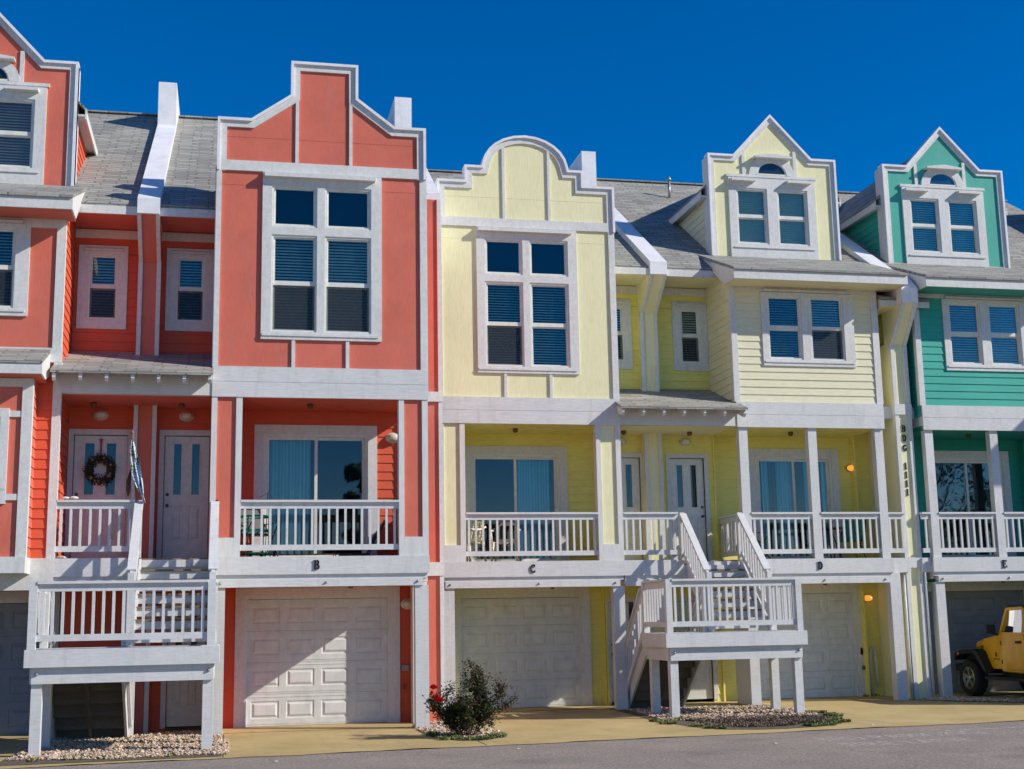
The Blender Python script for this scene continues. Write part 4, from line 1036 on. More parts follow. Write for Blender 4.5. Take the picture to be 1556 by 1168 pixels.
def weeds(spots, n, label=None, h=(.02,.07), seed=1, m='grass'):
    rnd = random.Random(seed); b = MB()
    for i in range(n):
        cx, cy, rx, ry = rnd.choice(spots)
        a = rnd.uniform(0, 6.28); r = math.sqrt(rnd.random()); x = cx+rx*r*math.cos(a); y = cy+ry*r*math.sin(a)
        for k in range(4):
            an = rnd.uniform(0, 6.28); hh = rnd.uniform(*h); w = rnd.uniform(.006, .016)
            dx, dy = math.cos(an)*hh*.7, math.sin(an)*hh*.7; sx, sy = -math.sin(an)*w, math.cos(an)*w
            b.poly([(x-sx,y-sy,.01),(x+sx,y+sy,.01),(x+dx*.6+sx,y+dy*.6+sy,.01+hh*.7),(x+dx,y+dy,.01+hh)])
    return thing(b, 'weeds', M[m], label, 'weeds', None, 'stuff')
rw = random.Random(21)
def rim(P, n, rad, keep):
    out = []
    for (a, b) in zip(P[:-1], P[1:]):
        L = math.hypot(b[0]-a[0], b[1]-a[1])
        for k in range(max(1, int(L/n))):
            if rw.random() > keep: continue
            t = rw.random(); q = rad*rw.uniform(.4,1.3); out.append((a[0]+(b[0]-a[0])*t+rw.uniform(-.1,.1), a[1]+(b[1]-a[1])*t+rw.uniform(-.03,.2), q, q*.9))
    return out
weeds(rim(PB_[1:12], .22, .13, .6)+[(8.7,-1.3,.3,.4),(8.4,-1.8,.3,.3),(6.5,-.2,.25,.2),(9.1,.3,.15,.25)], 1100, 'green weeds fringing the bed in front of the cream stairs', h=(.015,.055), seed=5)
weeds([(7.2,-1.5,.9,.8),(8.2,-1.2,.7,.7),(7.6,-.6,1.2,.4)], 3000, 'dry brownish ground cover in the bed in front of the cream stairs', h=(.015,.05), seed=9, m='dryleaf')
weeds([(1.95,-2.3,.22,.2),(2.35,-2.55,.25,.14),(2.7,-2.2,.16,.2),(1.8,-1.5,.1,.3),(2.1,-1.9,.25,.2)], 380, 'bright green weeds under the rose bush', h=(.015,.06), seed=6)
weeds([(12.3,4.2,.25,.1),(-3.0,-3.35,1.2,.12)], 30, 'sparse weeds at the garage wall and the gravel edge', seed=7)
# lettering on the asphalt, worn
def road_text(rows):
    for k, (s, x, y, sy) in enumerate(rows):
        cu = bpy.data.curves.new('t', 'FONT'); cu.body = s; cu.size = 1; cu.resolution_u = 2
        ob = bpy.data.objects.new('t', cu); COL.objects.link(ob)
        dg = bpy.context.evaluated_depsgraph_get(); me = bpy.data.meshes.new_from_object(ob.evaluated_get(dg))
        bpy.data.objects.remove(ob); bpy.data.curves.remove(cu)
        me.name = 'road_lettering'; me.materials.clear(); me.materials.append(M['roadpaint'])
        for v in me.vertices: v.co = (v.co.x*.45, v.co.y*sy, 0)
        o = bpy.data.objects.new('road_lettering', me); COL.objects.link(o)
        o.location = (x, y, -.0005); o.rotation_euler = (0,0,math.radians(4.5)); tag(o, kind='structure')
road_text([('NO PARKING', 7.05, -4.85, .78), ('FIRE LANE', 7.0, -5.72, .72)])
b = MB(); b.prism([(9.4,-4.02,-.001),(13.5,-3.7,-.001),(13.5,-3.64,-.001),(9.4,-3.96,-.001)], (0,0,.001)); tag(b.build('road_stripe', M['roadpaint']), kind='structure')
# ------------------------------------------------------------------ rose bush
def rosebush(cx, cy):
    rnd = random.Random(12)
    e = empty('rose_bush', (cx, cy, 0), 'scraggly rose bush with a few red blooms between the two garages', 'rose bush')
    st = MB(); lf = MB(); tips = []
    def leaf(p, s):
        a = rnd.uniform(0, 6.28); el = rnd.uniform(-.9, .9)
        d = Vector((math.cos(a)*math.cos(el), math.sin(a)*math.cos(el), math.sin(el))); sd = Vector((-math.sin(a), math.cos(a), rnd.uniform(-.6,.6))).normalized()
        lf.poly([p, p+d*s*.5+sd*s*.32, p+d*s, p+d*s*.5-sd*s*.32])
    def branch(p, d, L, r, lev):
        n = 5; pts = [p]; q = p.copy()
        for i in range(n):
            d = (d+Vector((rnd.uniform(-.22,.22), rnd.uniform(-.22,.22), rnd.uniform(-.08,.14)))).normalized(); q = q+d*L/n; pts.append(q.copy())
        st.tube(pts, [r*(1-.6*i/n) for i in range(n+1)], 5)
        for i, a in enumerate(pts):
            if lev > 0 or i >= 3:
                for _ in range(8 if lev else 4): leaf(a+Vector((rnd.gauss(0,.045), rnd.gauss(0,.045), rnd.gauss(0,.04))), rnd.uniform(.035,.065))
        if lev < 2:
            for _ in range(4 if lev == 0 else 3):
                i = rnd.randint(1, n); t = pts[i]
                dd = (d*.55+Vector((rnd.uniform(-.8,.8), rnd.uniform(-.6,.6), rnd.uniform(-.1,.7)))).normalized()
                branch(t, dd, L*rnd.uniform(.38,.6), r*.6, lev+1)
        else: tips.append(q.copy())
    for (ax, ay, L) in ((-.80,0,.80),(-.62,-.2,.90),(-.40,.2,.95),(-.22,-.1,.72),(.05,.15,.60),(.40,0,1.16),(.48,.1,1.18),(.34,-.1,1.05),(.85,-.1,.85),(1.15,.05,.80),(-1.0,.1,.66),(1.0,.2,.6)):
        d = Vector((ax*.9, ay*.9, 1)).normalized(); branch(Vector((cx+ax*.10, cy+ay*.2, 0)), d, L*.69, .012, 0)
    st.build('stems', M['stem'], e); lf.build('foliage', M['leafd'], e)
    fl = [((cx-.53,cy-.1,.78),.07,'rose'),((cx-.50,cy-.16,.62),.085,'rose'),((cx-.42,cy-.12,.58),.07,'rose'),((cx+.06,cy-.05,.86),.035,'rosep'),((cx+.55,cy,.60),.03,'rosep'),((cx+.68,cy-.05,.42),.04,'rosep'),((cx-.56,cy-.1,.70),.035,'rose')]
    for p, r, mm in fl:
        b = MB(); c = Vector(p)
        for ring, (rr, hh, nn) in enumerate(((r, .0, 6), (r*.75, .015, 5), (r*.45, .03, 4))):
            for k in range(nn):
                a = 6.283*k/nn+ring*.5; d = Vector((math.cos(a), math.sin(a), 0)); s = Vector((-d.y, d.x, 0))
                b.poly([c+Vector((0,0,-r*.4)), c+d*rr*.8-s*rr*.45+Vector((0,0,hh)), c+d*rr+Vector((0,0,hh+rr*.5)), c+d*rr*.8+s*rr*.45+Vector((0,0,hh))])
                b.poly([c+Vector((0,0,-r*.4)), c+d*rr*.4-s*rr*.5+Vector((0,0,hh+rr*.5)), c+d*rr*.3+Vector((0,0,hh+rr*.8)), c+d*rr*.4+s*rr*.5+Vector((0,0,hh+rr*.5))])
        b.build('rose_bloom', M[mm], e)
rosebush(2.26, -2.0)
# ------------------------------------------------------------------ yellow open-top utility vehicle
def car_paint():
    m, nt, b, out = mat('yellow_paint'); n = noise(nt, mapping(nt, (1,1,1)), 3, 3)
    nt.links.new(ramp(nt, n.outputs[0], [(.3, (.70,.34,.003)), (.7, (.78,.40,.005))]), b.inputs['Base Color'])
    b.inputs['Roughness'].default_value = .38; b.inputs['Coat Weight'].default_value = .35; b.inputs['Coat Roughness'].default_value = .05; return m
def vehicle():
    YP = car_paint(); RB = simple('rubber', (.015,.015,.015), .85); AL = simple('wheel_alloy', (.42,.42,.43), .35, .8)
    CL = simple('lamp_lens', (.5,.5,.5), .15); AG = glass_mat('auto_glass', (.3,.5,.5), 1.3, .35); AM = simple('amber_lens', (.6,.2,.02), .3)
    e = empty('off_road_vehicle', (15.05, 2.1, 0), 'yellow off road vehicle with black fenders parked nose in under the teal house', 'car')
    xL, xR = 14.25, 15.85; xm = (xL+xR)/2
    # tub and doors section : side outline (y, z), y grows towards the nose
    b = MB()
    b.prism([(xL,.25,.60),(xL,.25,1.28),(xL,2.10,1.30),(xL,2.10,.56),(xL,1.1,.54),(xL,.95,.95),(xL,.45,.95),(xL,.36,.60)], (xR-xL,0,0))
    b.prism([(xL+.05,2.10,.60),(xL+.05,2.10,1.30),(xL+.10,2.9,1.22),(xL+.10,2.95,.80),(xL+.05,2.5,.60)], (xR-xL-.1,0,0))
    b.build('body', YP, e, bevel=.02)
    h = MB()     # hood tapering towards the grille
    A = [(xL+.02,2.08,1.18),(xL+.02,2.08,1.31),(xL+.12,2.08,1.355),(xR-.12,2.08,1.355),(xR-.02,2.08,1.31),(xR-.02,2.08,1.18)]
    Bq = [(xL+.17,3.25,1.04),(xL+.17,3.25,1.14),(xL+.26,3.25,1.185),(xR-.26,3.25,1.185),(xR-.17,3.25,1.14),(xR-.17,3.25,1.04)]
    Cq = [(xL+.18,3.32,1.00),(xL+.18,3.32,1.06),(xL+.26,3.32,1.10),(xR-.26,3.32,1.10),(xR-.18,3.32,1.06),(xR-.18,3.32,1.00)]
    for P0, P1 in ((A, Bq), (Bq, Cq)):
        for i in range(6):
            j = (i+1) % 6; h.poly([P0[i], P1[i], P1[j], P0[j]])
    h.poly(Cq); h.build('hood', YP, e)
    g = MB(); g.box(xL+.20, xR-.20, 3.10, 3.34, .62, 1.03); go = g.build('grille', YP, e)
    g = MB()
    for i in range(7): x = xL+.50+i*.088; g.box(x, x+.045, 3.335, 3.35, .72, .98)
    g.build('grille_slots', M['black'], go)
    for x in (xL+.33, xR-.33):
        g = MB(); g.lathe((x,3.34,.87), (0,1,0), [(.10,0),(.10,.02),(.06,.045),(.01,.05)], 16); g.build('headlight', CL, e, smooth=True)
    g = MB(); g.bar((xL-.02,3.80,.60), (xR+.02,3.80,.60), .22, .16); g.box(xL+.35, xL+.43, 3.3, 3.7, .52, .62); g.box(xR-.43, xR-.35, 3.3, 3.7, .52, .62); g.build('front_bumper', M['black'], e, bevel=.03)
    g = MB(); g.bar((xL,.12,.60), (xR,.12,.60), .16, .14); g.build('rear_bumper', M['black'], e, bevel=.02)
    # fenders
    for x0, x1 in ((xL-.13, xL+.16), (xR-.16, xR+.13)):
        f = MB(); top = [(3.72,.84),(3.66,.93),(3.50,.97),(2.98,1.01),(2.82,.96),(2.50,.56)]; bot = [(3.72,.76),(3.62,.85),(3.48,.89),(3.0,.92),(2.88,.88),(2.58,.56)]
        for i in range(5):
            q = [top[i], top[i+1], bot[i+1], bot[i]]; f.prism([(x0, a, c) for a, c in q], (x1-x0,0,0))
        f.prism([(x1-.03 if x0 < xm else x0, a, c) for a, c in [(3.66,.9),(2.98,.99),(2.6,.6),(3.4,.3),(3.6,.5)]], (.03,0,0))
        f.build('front_fender', M['black'], e)
        f = MB(); top = [(1.15,.55),(.98,.98),(.85,1.03),(.45,1.03),(.3,.95),(.2,.6)]; bot = [(1.07,.55),(.92,.92),(.83,.96),(.47,.96),(.36,.9),(.28,.6)]
        for i in range(5):
            q = [top[i], top[i+1], bot[i+1], bot[i]]; f.prism([(x0, a, c) for a, c in q], (x1-x0,0,0))
        f.build('rear_fender', M['black'], e)
        m = MB(); m.bar((x0+.05 if x0 < xm else x1-.05, 1.15, .42), (x0+.05 if x0 < xm else x1-.05, 2.55, .42), .10, .06); m.build('side_step', M['black'], e)
    # amber lamp on the fender
    g = MB(); g.lathe((xL-.13, 3.55, .90), (-1,0,0), [(.03,0),(.03,.01),(.01,.015)], 10); g.build('marker_lamp', AM, e)
    # wheels
    for y in (3.37, .68):
        for sx, x in ((-1, xL-.02), (1, xR+.02)):
            w = MB(); c = (x-sx*.11+sx*.0, y, .385); R = .385
            prof = [(.20,-.13),(.30,-.135),(R-.03,-.13),(R-.005,-.10)]+[(R,-.08),(R-.012,-.05),(R,-.045),(R,-.01),(R-.012,-.005),(R,.03),(R,.08)]+[(R-.005,.10),(R-.03,.13),(.30,.135),(.235,.125),(.225,.08)]
            w.lathe(c, (sx,0,0), prof, 32); wo = w.build('wheel', RB, e, smooth=False)
            r = MB(); r.lathe(c, (sx,0,0), [(.225,.07),(.235,.12),(.215,.125),(.20,.09),(.19,.06),(.02,.055)], 24)
            for k in range(5):
                a = 2*math.pi*k/5+.3; d = Vector((0, math.cos(a), math.sin(a))); p = Vector(c)
                r.bar(p+d*.03+Vector((sx*.085,0,0)), p+d*.215+Vector((sx*.11,0,0)), .035, .075, up=(d.y*0+0, -d.z, d.y))
            r.lathe((c[0]+sx*.07,c[1],c[2]), (sx,0,0), [(.06,0),(.06,.03),(.03,.045)], 12)
            r.build('rim', AL, wo)
    # door, seams, handle, mirror
    d = MB(); d.prism([(xL-.02,1.22,.62),(xL-.02,1.22,1.30),(xL-.02,2.05,1.32),(xL-.02,2.07,.95),(xL-.02,2.0,.60)], (.022,0,0)); do = d.build('door', YP, e, bevel=.012)
    d = MB(); d.box(xL-.045, xL-.02, 1.32, 1.50, 1.14, 1.19); d.build('handle', M['black'], do)
    d = MB(); d.box(xL-.027, xL-.02, 2.03, 2.06, .72, .80); d.box(xL-.027, xL-.02, 2.03, 2.06, 1.10, 1.18); d.build('hinge', M['black'], do)
    d = MB()
    for P0, P1 in (((xL,2.07,1.31),(xL+.05,1.84,1.83)),((xL+.05,1.84,1.83),(xL+.05,1.26,1.85)),((xL+.05,1.26,1.85),(xL,1.22,1.31)),((xL,1.22,1.33),(xL,2.05,1.335))): d.bar(P0, P1, .05, .055)
    d.build('window_frame', YP, do)
    d = MB(); d.poly([(xL+.02,2.02,1.33),(xL+.06,1.82,1.80),(xL+.06,1.28,1.82),(xL+.02,1.25,1.33)]); d.build('glass', AG, do)
    d = MB(); d.bar((xL-.03,2.10,1.30), (xL-.16,2.14,1.36), .05, .04); d.box(xL-.28, xL-.08, 2.10, 2.17, 1.34, 1.52); d.build('mirror', M['black'], e, bevel=.02)
    # windscreen
    d = MB(); frame0 = [(xL+.04,2.10,1.33),(xR-.04,2.10,1.33),(xR-.10,1.87,1.84),(xL+.10,1.87,1.84)]
    for i in range(4): d.bar(frame0[i], frame0[(i+1)%4], .06, .06, up=(0,1,0) if i%2 else (0,0,1))
    wo = d.build('windscreen', YP, e); d = MB(); d.poly(frame0); d.build('glass', AG, wo)
    # black soft top with rear frame
    d = MB(); d.prism([(xL+.05,1.90,1.85),(xL+.05,1.85,1.90),(xL+.05,.50,1.92),(xL+.05,.32,1.85),(xL+.02,.24,1.30),(xL+.02,1.18,1.30),(xL+.05,1.20,1.84)], (.05,0,0))
    d.prism([(xR-.05,1.90,1.85),(xR-.05,1.85,1.90),(xR-.05,.50,1.92),(xR-.05,.32,1.85),(xR-.02,.24,1.30),(xR-.02,1.18,1.30),(xR-.05,1.20,1.84)], (-.05,0,0))
    d.box(xL+.10, xR-.10, .5, 1.87, 1.88, 1.915); d.prism([(xL+.1,.5,1.915),(xL+.1,.32,1.85),(xL+.1,.24,1.30),(xL+.1,.28,1.30),(xL+.1,.36,1.84),(xL+.1,.5,1.88)], (xR-xL-.2,0,0))
    d.build('soft_top', M['black'], e)
    # seats, wheel
    for x in (xL+.32, xR-.72):
        d = MB(); d.box(x, x+.4, 1.15, 1.6, .95, 1.10); d.box(x, x+.4, 1.05, 1.18, 1.05, 1.60); d.build('seat', M['metal'], e, bevel=.04)
    d = MB(); d.lathe((xL+.5,1.78,1.32), (0,-.9,.4), [(.17,0),(.185,.012),(.17,.024),(.155,.012),(.17,0)], 18); d.build('steering_wheel', M['black'], e)
    d = MB()
    for k, (pts, w) in enumerate(GLY['X']):
        for a, c in zip(pts[:-1], pts[1:]): d.bar((xL+.035-.001*k, 2.38-a[0]*.09, .86+a[1]*.08), (xL+.035-.001*k, 2.38-c[0]*.09, .86+c[1]*.08), .006, .014, up=(0,1,0))
    d.box(xL+.033, xL+.045, 2.24, 2.46, .80, .815); d.build('badge', M['black'], e)
    d = MB(); d.bar((xm-.4,.6,.55),(xm-.4,3.3,.55),.1,.12); d.bar((xm+.4,.6,.55),(xm+.4,3.3,.55),.1,.12); d.bar((xL+.1,3.37,.385),(xR-.1,3.37,.385),.09,.09); d.bar((xL+.1,.68,.385),(xR-.1,.68,.385),.09,.09); d.box(xm-.35,xm+.35,1.0,2.8,.40,.62)
    d.build('chassis', M['black'], e)
vehicle()
# ------------------------------------------------------------------ balcony furniture
def resin_chair(x, y, rz, label):
    e = empty('plastic_chair', (x, y, ZD), label, 'chair', 'white resin chairs on the C balcony'); e.rotation_euler = (0,0,rz); LOC[e.name] = Vector((0,0,0))
    m = M['plasticw']
    s = MB(); n = 6
    P = [[((i/n-.5)*(.44-.04*j/n), (j/n-.5)*.42, .42-.02*math.sin(math.pi*i/n)-.015*j/n) for i in range(n+1)] for j in range(n+1)]
    for j in range(n):
        for i in range(n): s.poly([P[j][i], P[j][i+1], P[j+1][i+1], P[j+1][i]])
    so = s.build('seat', m, e, smooth=True)
    md = so.modifiers.new('t', 'SOLIDIFY'); md.thickness = .02
    b = MB(); cols = 7; rows = 6; Q = []
    for j in range(rows+1):
        t = j/rows; row = []
        for i in range(cols+1):
            a = (i/cols-.5)*1.9; rad = .25
            w = .24 if t < .7 else .24*math.sqrt(max(0,1-((t-.7)/.34)**2))
            row.append((math.sin(a)*w*1.05, .20-.06*(1-math.cos(a))*0-.05*abs(math.sin(a))*1.0+.10*t, .43+.42*t))
        Q.append(row)
    for j in range(rows):
        for i in range(cols):
            if i % 2 == 1 and 0 < j < rows-1: continue
            b.poly([Q[j][i], Q[j][i+1], Q[j+1][i+1], Q[j+1][i]])
    bo = b.build('backrest', m, e, smooth=True); md = bo.modifiers.new('t', 'SOLIDIFY'); md.thickness = .018
    for sx in (-1, 1):
        a = MB(); a.tube([(sx*.27,.24,.72),(sx*.285,.10,.66),(sx*.285,-.14,.655),(sx*.28,-.22,.62)], [.02,.026,.026,.022], 8); a.tube([(sx*.28,-.22,.62),(sx*.26,-.19,.42)], [.022,.02], 8); a.build('armrest', m, e, smooth=True)
        for sy, yy in ((-1,-.20),(1,.20)):
            l = MB(); l.tube([(sx*.23,yy,.42),(sx*.265,yy*1.2,0)], [.03,.02], 8); l.build('leg', m, e, smooth=True)
    return e
resin_chair(3.30, YC+.65, -1.1, 'white resin chair half hidden behind the left pier of the C balcony')
resin_chair(4.10, YC+.75, -.35, 'white resin chair in front of the sliding door of the C balcony')
def camp_chair(x, y, rz, label, mt, z=ZD):
    e = empty('camp_chair', (x, y, z), label, 'chair'); e.rotation_euler = (0,0,rz); LOC[e.name] = Vector((0,0,0))
    s = MB(); s.box(-.25,.25,-.22,.22,.40,.425); s.build('seat', mt, e)
    s = MB(); s.prism([(-.25,.2,.42),(-.25,.36,.88),(-.25,.375,.88),(-.25,.215,.42)], (.5,0,0)); s.build('backrest', mt, e)
    f = MB()
    for sx in (-1, 1):
        f.tube([(sx*.27,-.25,0),(sx*.27,.24,.62)], .013, 6); f.tube([(sx*.27,.25,0),(sx*.27,-.24,.62),(sx*.27,.30,.62)], .013, 6); f.tube([(sx*.27,.2,.42),(sx*.27,.37,.9)], .013, 6)
    f.tube([(-.27,.37,.9),(.27,.37,.9)], .013, 6)
    f.build('frame', M['black'], e); return e
camp_chair(-.95, .65, .5, 'dark folding chair with green trim at the left end of the B balcony', M['black'])
t = MB()
for zz in (3.02, 3.42, 3.66): t.tube([(-1.0+.26*math.cos(a*.5236), .45+.26*math.sin(a*.5236), zz) for a in range(13)], .018, 6)
for a in (0,2,4,6,8,10): t.tube([(-1.0+.26*math.cos(a*.5236), .45+.26*math.sin(a*.5236), 2.95),(-1.0+.26*math.cos(a*.5236), .45+.26*math.sin(a*.5236), 3.66)], .012, 6)
thing(t, 'ring_stand', M['green'], 'green plastic ring stand at the left end of the B balcony', 'stand', smooth=True)
# low recliner
e = empty('lounge_chair', (.9, .75, ZD), 'black lounge chair lying low at the right end of the B balcony', 'lounge chair')
s = MB(); s.bar((.35,.75,3.16), (1.02,.75,3.16), .5, .05); s.build('seat', M['black'], e)
s = MB(); s.bar((1.02,.75,3.16), (1.30,.75,3.60), .5, .04); s.build('backrest', M['black'], e)
s = MB()
for yy in (.5, 1.0):
    s.tube([(.4,yy,2.95),(.4,yy,3.16),(1.05,yy,3.16),(1.32,yy,3.64)], .014, 6); s.tube([(.95,yy,2.95),(1.1,yy,3.2)], .014, 6)
s.build('frame', M['black'], e)
e = empty('paddle', (.0, .35, ZD), 'long paddle lying on the floor of the B balcony', 'paddle')
s = MB(); s.tube([(-1.0,.30,2.99),(.45,.42,3.0)], .014, 8); s.build('shaft', M['tread'], e)
for x in (-.92, -.70):
    s = MB(); s.box(x, x+.045, .26, .36, 2.95, 3.05); s.build('float', M['black'], e)
s = MB(); s.prism([(.45,.38,2.96),(.62,.34,2.96),(.98,.36,2.96),(1.0,.48,2.96),(.62,.50,2.96),(.45,.45,2.96)], (0,0,.05)); s.build('blade', M['black'], e)
s = MB()
s.tube([(-.83,.30,2.95),(-.80,.30,4.06),(-.76,.30,4.12)], .008, 6); s.tube([(-.95,.30,3.98),(-.80,.30,4.07),(-.68,.32,3.96)], .005, 5)
thing(s, 'fishing_rod', M['black'], 'thin dark rod leaning upright behind the B balcony rail', 'fishing rod')
# D balcony table and chairs
e = empty('patio_table', (11.15, YD+.75, ZD), 'dark patio table on the D balcony', 'table')
s = MB(); s.lathe((11.15,YD+.75,3.60), (0,0,1), [(.36,0),(.37,.015),(.36,.03)], 24); s.build('table_top', M['black'], e)
for k in range(4):
    a = .785+k*1.571; s = MB(); s.tube([(11.15+.26*math.cos(a),YD+.75+.26*math.sin(a),3.6),(11.15+.32*math.cos(a),YD+.75+.32*math.sin(a),2.945)], .014, 6); s.build('leg', M['black'], e)
camp_chair(11.75, YD+.85, -.9, 'dark patio chair with green back beside the table on the D balcony', M['green'])
camp_chair(9.6, YD+.95, .6, 'dark patio chair behind the left rail of the D balcony', M['black'])
# ------------------------------------------------------------------ wreath, flag, shells
e = empty('wreath', (-3.72, 1.42, 4.33), 'round dried wreath with small blooms hanging on the left coral entry door', 'wreath')
rnd = random.Random(4); w = MB(); fl = MB(); c0 = Vector((-3.72, 1.43, 4.58))
for i in range(1500):
    a = rnd.uniform(0, 6.283); R = .205+rnd.gauss(0,.035); p = c0+Vector((math.cos(a)*R, rnd.uniform(-.10,0), math.sin(a)*R))
    d = Vector((rnd.uniform(-1,1), rnd.uniform(-1,.3), rnd.uniform(-1,1))).normalized(); s = d.cross(Vector((0,1,.2))).normalized(); L = rnd.uniform(.03,.06)
    w.poly([p-s*L*.2, p+s*L*.2, p+d*L])
w.build('twigs', simple('dried_twigs', (.045,.040,.02), .9), e)
for a, cc in ((3.9,1),(4.1,1),(4.4,1),(4.6,1),(5.5,0),(5.7,0),(6.0,0),(.4,0),(4.0,1),(5.6,0),(2.3,1),(1.2,0)):
    p = c0+Vector((math.cos(a)*.205, -.12, math.sin(a)*.205)); fl.blob((p.x+rnd.uniform(-.02,.02),p.y,p.z+rnd.uniform(-.02,.02)), (.028,.02,.024), .3, 0, rnd)
fl.build('dried_blooms', simple('dried_blooms', (.34,.25,.13), .8), e)
s = MB(); s.bar((-3.72,1.44,4.80),(-3.72,1.47,5.14),.03,.006); s.build('hanger', simple('ribbon', (.35,.12,.14), .6), e)
s = MB()
for k in range(5):
    a = math.pi/2+k*2*math.pi/5; a1 = a+math.pi/5; a0 = a-math.pi/5; cx, cz = -3.72, 5.12
    s.poly([(cx,1.425,cz),(cx+.02*math.cos(a0),1.44,cz+.02*math.sin(a0)),(cx+.055*math.cos(a),1.44,cz+.055*math.sin(a)),(cx+.02*math.cos(a1),1.44,cz+.02*math.sin(a1))])
thing(s, 'star_ornament', simple('star_red', (.4,.09,.12), .6), 'small red star above the wreath on the coral entry door', 'star')
e = empty('garden_flag', (-3.02, -.02, 3.90), 'furled colourful striped flag on a leaning pole at the coral entry rail', 'flag')
s = MB(); s.tube([(-2.99,-.04,3.86),(-3.075,-.10,5.02)], .012, 8); s.lathe((-3.075,-.10,5.02),(-.07,-.05,1),[(.012,0),(.025,.02),(.022,.05),(.006,.07)],8); s.build('pole', M['tread'], e, smooth=True)
s = MB(); s.box(-3.03,-2.96,-.06,.02,3.78,3.86); s.build('bracket', M['plasticw'], e)
def flagmat():
    m, nt, b, out = mat('flag_cloth'); n = noise(nt, mapping(nt, (3,3,9)), 1.6, 1)
    r = N(nt, 'ShaderNodeValToRGB'); nt.links.new(n.outputs[0], r.inputs[0]); r.color_ramp.interpolation = 'CONSTANT'
    e = r.color_ramp.elements; cols = [(0,(.55,.65,.72)),(.38,(.06,.16,.38)),(.44,(.62,.70,.75)),(.52,(.10,.42,.50)),(.56,(.75,.78,.8)),(.62,(.6,.10,.03)),(.66,(.05,.35,.12))]
    e[0].position = 0; e[0].color = (*cols[0][1],1); e[1].position = cols[1][0]; e[1].color = (*cols[1][1],1)
    for p, c in cols[2:]:
        q = e.new(p); q.color = (*c,1)
    nt.links.new(r.outputs[0], b.inputs['Base Color']); b.inputs['Roughness'].default_value = .8; return m
fm = flagmat(); s = MB(); n = 22; m_ = 6; G = []
for i in range(n+1):
    t = i/n; z = 4.93-1.06*t; wd = .045+.12*math.sin(min(1,t*1.15)*math.pi)**.8; xc = -3.08+.23*t**1.4
    row = []
    for j in range(m_+1):
        u = j/m_-.5; row.append((xc+u*wd, -.10+.045*math.sin(j*2.4+t*7)+.02*t, z-.04*abs(u)+.02*math.sin(j*1.7)))
    G.append(row)
for i in range(n):
    for j in range(m_): s.poly([G[i][j], G[i][j+1], G[i+1][j+1], G[i+1][j]])
fo = s.build('cloth', fm, e, smooth=True)
s = MB(); G = []
for i in range(9):
    t = i/8; G.append([(-3.085-.075*math.sin(t*2.6)*(j/3), -.03+.02*math.sin(j+t*4), 4.55-.50*t-.10*(j/3)) for j in range(4)])
for i in range(8):
    for j in range(3): s.poly([G[i][j], G[i][j+1], G[i+1][j+1], G[i+1][j]])
s.build('cloth_fold', simple('flag_dark', (.07,.05,.03), .8), e, smooth=True)
rnd = random.Random(5)
for i, (x, y, z, s_, lb) in enumerate(((-4.13,.03,3.935,.055,'small white shell at the left end of the coral entry rail'),(-4.0,.03,3.935,.065,'larger white shell on the coral entry rail'),(-4.17,.08,2.945,.075,'tan shell on the floor edge below the coral entry rail'))):
    b = MB(); b.lathe((x,y,z), (0,0,1), [(s_*.6,0),(s_,s_*.12),(s_*.9,s_*.4),(s_*.5,s_*.65),(.005,s_*.72)], 14)
    for k, v in enumerate(b.v):
        an = math.atan2(v[1]-y, v[0]-x); f_ = 1+.09*math.cos(an*9); b.v[k] = (x+(v[0]-x)*f_*1.15, y+(v[1]-y)*f_*.8, v[2])
    thing(b, 'sea_shell', M['plasticw'] if i < 2 else M['stone'], lb, 'shell', 'shells at the coral entry rail', smooth=True)
# hose pipe by the D garage
s = MB(); s.tube([(12.42,YD+1.55,0),(12.42,YD+1.52,.95),(12.47,YD+1.52,1.06),(12.54,YD+1.52,1.02),(12.58,YD+1.53,.2)], .03, 8)
thing(s, 'vent_pipe', M['vinyl'], 'bent white pipe standing against the yellow wall beside the D garage', 'pipe', smooth=True)
s = MB(); s.lathe((12.28,YD+1.58,.62),(0,-1,0),[(.05,0),(.055,.02),(.03,.05),(.045,.07),(.02,.09)],10)
thing(s, 'hose_tap', M['brass'], 'brass tap on the yellow wall beside the D garage', 'tap', smooth=True)
s = MB(); 
for x, y in ((8.9,-2.55),(9.15,-4.4),(2.6,-4.2),(-.8,-4.6),(6.2,-4.9)): s.box(x, x+.05, y, y+.04, 0, .012)
thing(s, 'litter', M['plasticw'], 'white paper scraps on the asphalt', 'litter', None, 'stuff')
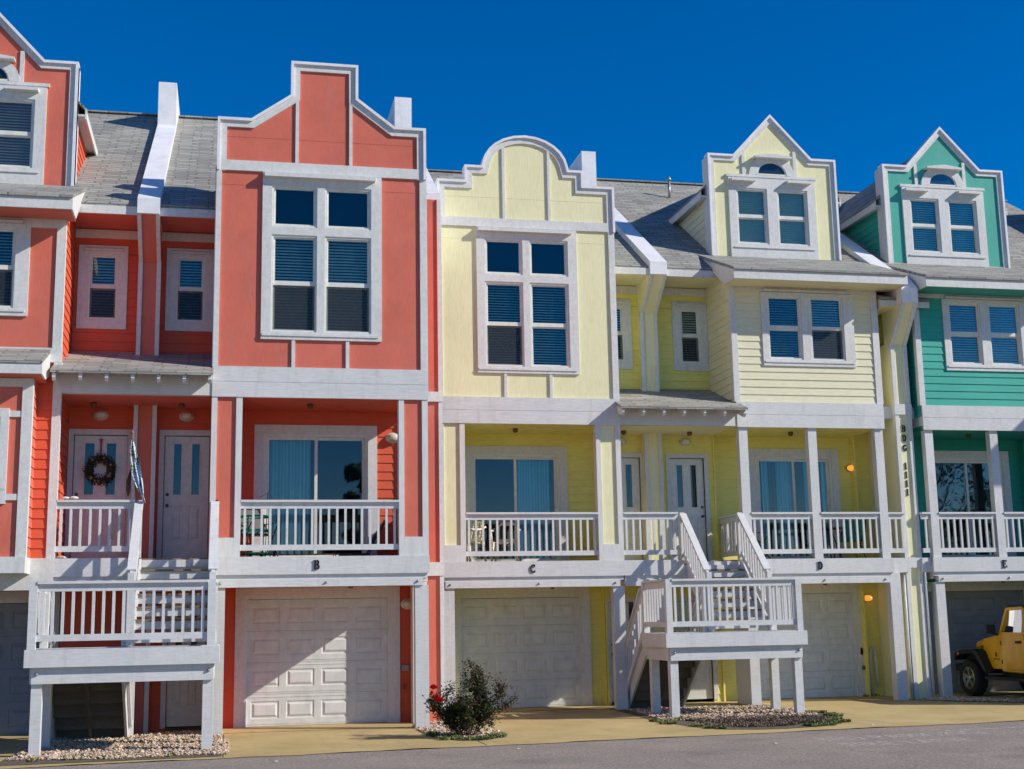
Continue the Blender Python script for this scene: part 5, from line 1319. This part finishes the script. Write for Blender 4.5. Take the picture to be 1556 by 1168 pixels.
# ------------------------------------------------------------------ trees across the road (they show as reflections in the balcony glass)
tm = vary('tree_leaves', [(.3, (.02,.045,.015)), (.6, (.05,.09,.025)), (.8, (.09,.12,.04))], 2); tb = vary('tree_bark', [(.3, (.06,.05,.04)), (.7, (.14,.11,.09))], 6)
def tree(x, y, h, w, label, seed):
    rnd = random.Random(seed); e = empty('broadleaf_tree', (x, y, 0), label, 'tree', 'trees across the road')
    t = MB(); top = Vector((x+rnd.uniform(-.5,.5), y, h*.8)); t.tube([(x,y,0),(x+.1,y,h*.3),(x-.1,y+.1,h*.55),top], [.28,.22,.15,.05], 8)
    cl = []
    for k in range(16):
        a = rnd.uniform(0,6.28); r = w*rnd.uniform(.25,1); z = h*rnd.uniform(.42,1.0); c = Vector((x+math.cos(a)*r, y+math.sin(a)*r, z)); cl.append((c, w*rnd.uniform(.25,.5)))
        if k < 9: t.tube([(x,y,h*rnd.uniform(.3,.55)), ((x+c.x)/2,(y+c.y)/2,z*.8), c], [.10,.06,.02], 5)
    t.build('trunk', tb, e)
    f = MB()
    for c, r in cl:
        for i in range(230):
            d = Vector((rnd.gauss(0,1),rnd.gauss(0,1),rnd.gauss(0,.8))).normalized()*r*rnd.uniform(.4,1.05); p = c+d
            u = Vector((rnd.uniform(-1,1),rnd.uniform(-1,1),rnd.uniform(-1,1))).normalized(); v2 = u.cross(Vector((.3,.5,.8))).normalized(); s_ = rnd.uniform(.10,.20)
            f.poly([p-u*s_, p-v2*s_*.5, p+u*s_, p+v2*s_*.5])
    f.build('crown', tm, e)
tree(4.9, -40, 10.2, .8, 'thin lopsided tree across the road, reflected in the B balcony glass', 3)
tree(39.5, -41, 12, 3.2, 'tall leafy tree across the road, the left one reflected in the E balcony glass', 5)
tree(45.5, -39, 11, 3.0, 'tall leafy tree across the road, the right one reflected in the E balcony glass', 7)
# ------------------------------------------------------------------ light, sky, camera
w = bpy.data.worlds.new('World'); scn.world = w; w.use_nodes = True; nt = w.node_tree
bg = nt.nodes['Background']; sky = nt.nodes.new('ShaderNodeTexSky'); sky.sky_type = 'NISHITA'; sky.sun_disc = False
SX, SY, SZ = 2.2, -1.0, 1.43
sky.sun_elevation = math.atan2(SZ, math.hypot(SX, SY)); sky.sun_rotation = math.atan2(SX, SY)
sky.altitude = 800; sky.air_density = 1.0; sky.dust_density = .2; sky.ozone_density = 4.0
hs = nt.nodes.new('ShaderNodeHueSaturation'); hs.inputs['Saturation'].default_value = 1.5; hs.inputs['Value'].default_value = 1.12; hs.inputs['Hue'].default_value = .51
nt.links.new(sky.outputs[0], hs.inputs['Color']); nt.links.new(hs.outputs[0], bg.inputs[0]); bg.inputs[1].default_value = .10
l = bpy.data.lights.new('sun', 'SUN'); l.energy = 4.6; l.angle = math.radians(.55); l.color = (1, .94, .84)
lo = bpy.data.objects.new('sun', l); COL.objects.link(lo); lo.location = (20,-10,20)
lo.rotation_euler = Vector((SX, SY, SZ)).to_track_quat('Z', 'Y').to_euler()
cam = bpy.data.cameras.new('camera'); co = bpy.data.objects.new('camera', cam); COL.objects.link(co); scn.camera = co
cam.sensor_width = 36; cam.sensor_fit = 'HORIZONTAL'; cam.lens = 2007.3643/1556*36; cam.clip_end = 2000; cam.clip_start = .1
yaw, pitch, roll = .213, .1756, -.0189
cy_, sy_ = math.cos(yaw), math.sin(yaw); cp_, sp_ = math.cos(pitch), math.sin(pitch)
fw = Vector((sy_*cp_, cy_*cp_, sp_)); rt = Vector((cy_, -sy_, 0)); up = rt.cross(fw)
cr, sr = math.cos(roll), math.sin(roll); r2 = rt*cr+up*sr; u2 = up*cr-rt*sr
co.matrix_world = Matrix(((r2.x,u2.x,-fw.x,-1.46496),(r2.y,u2.y,-fw.y,-23.1147),(r2.z,u2.z,-fw.z,1.82),(0,0,0,1)))
scn.view_settings.view_transform = 'Standard'; scn.view_settings.look = 'None'; scn.view_settings.exposure = .15; scn.view_settings.gamma = 1
scn.cycles.max_bounces = 8; scn.cycles.transparent_max_bounces = 16
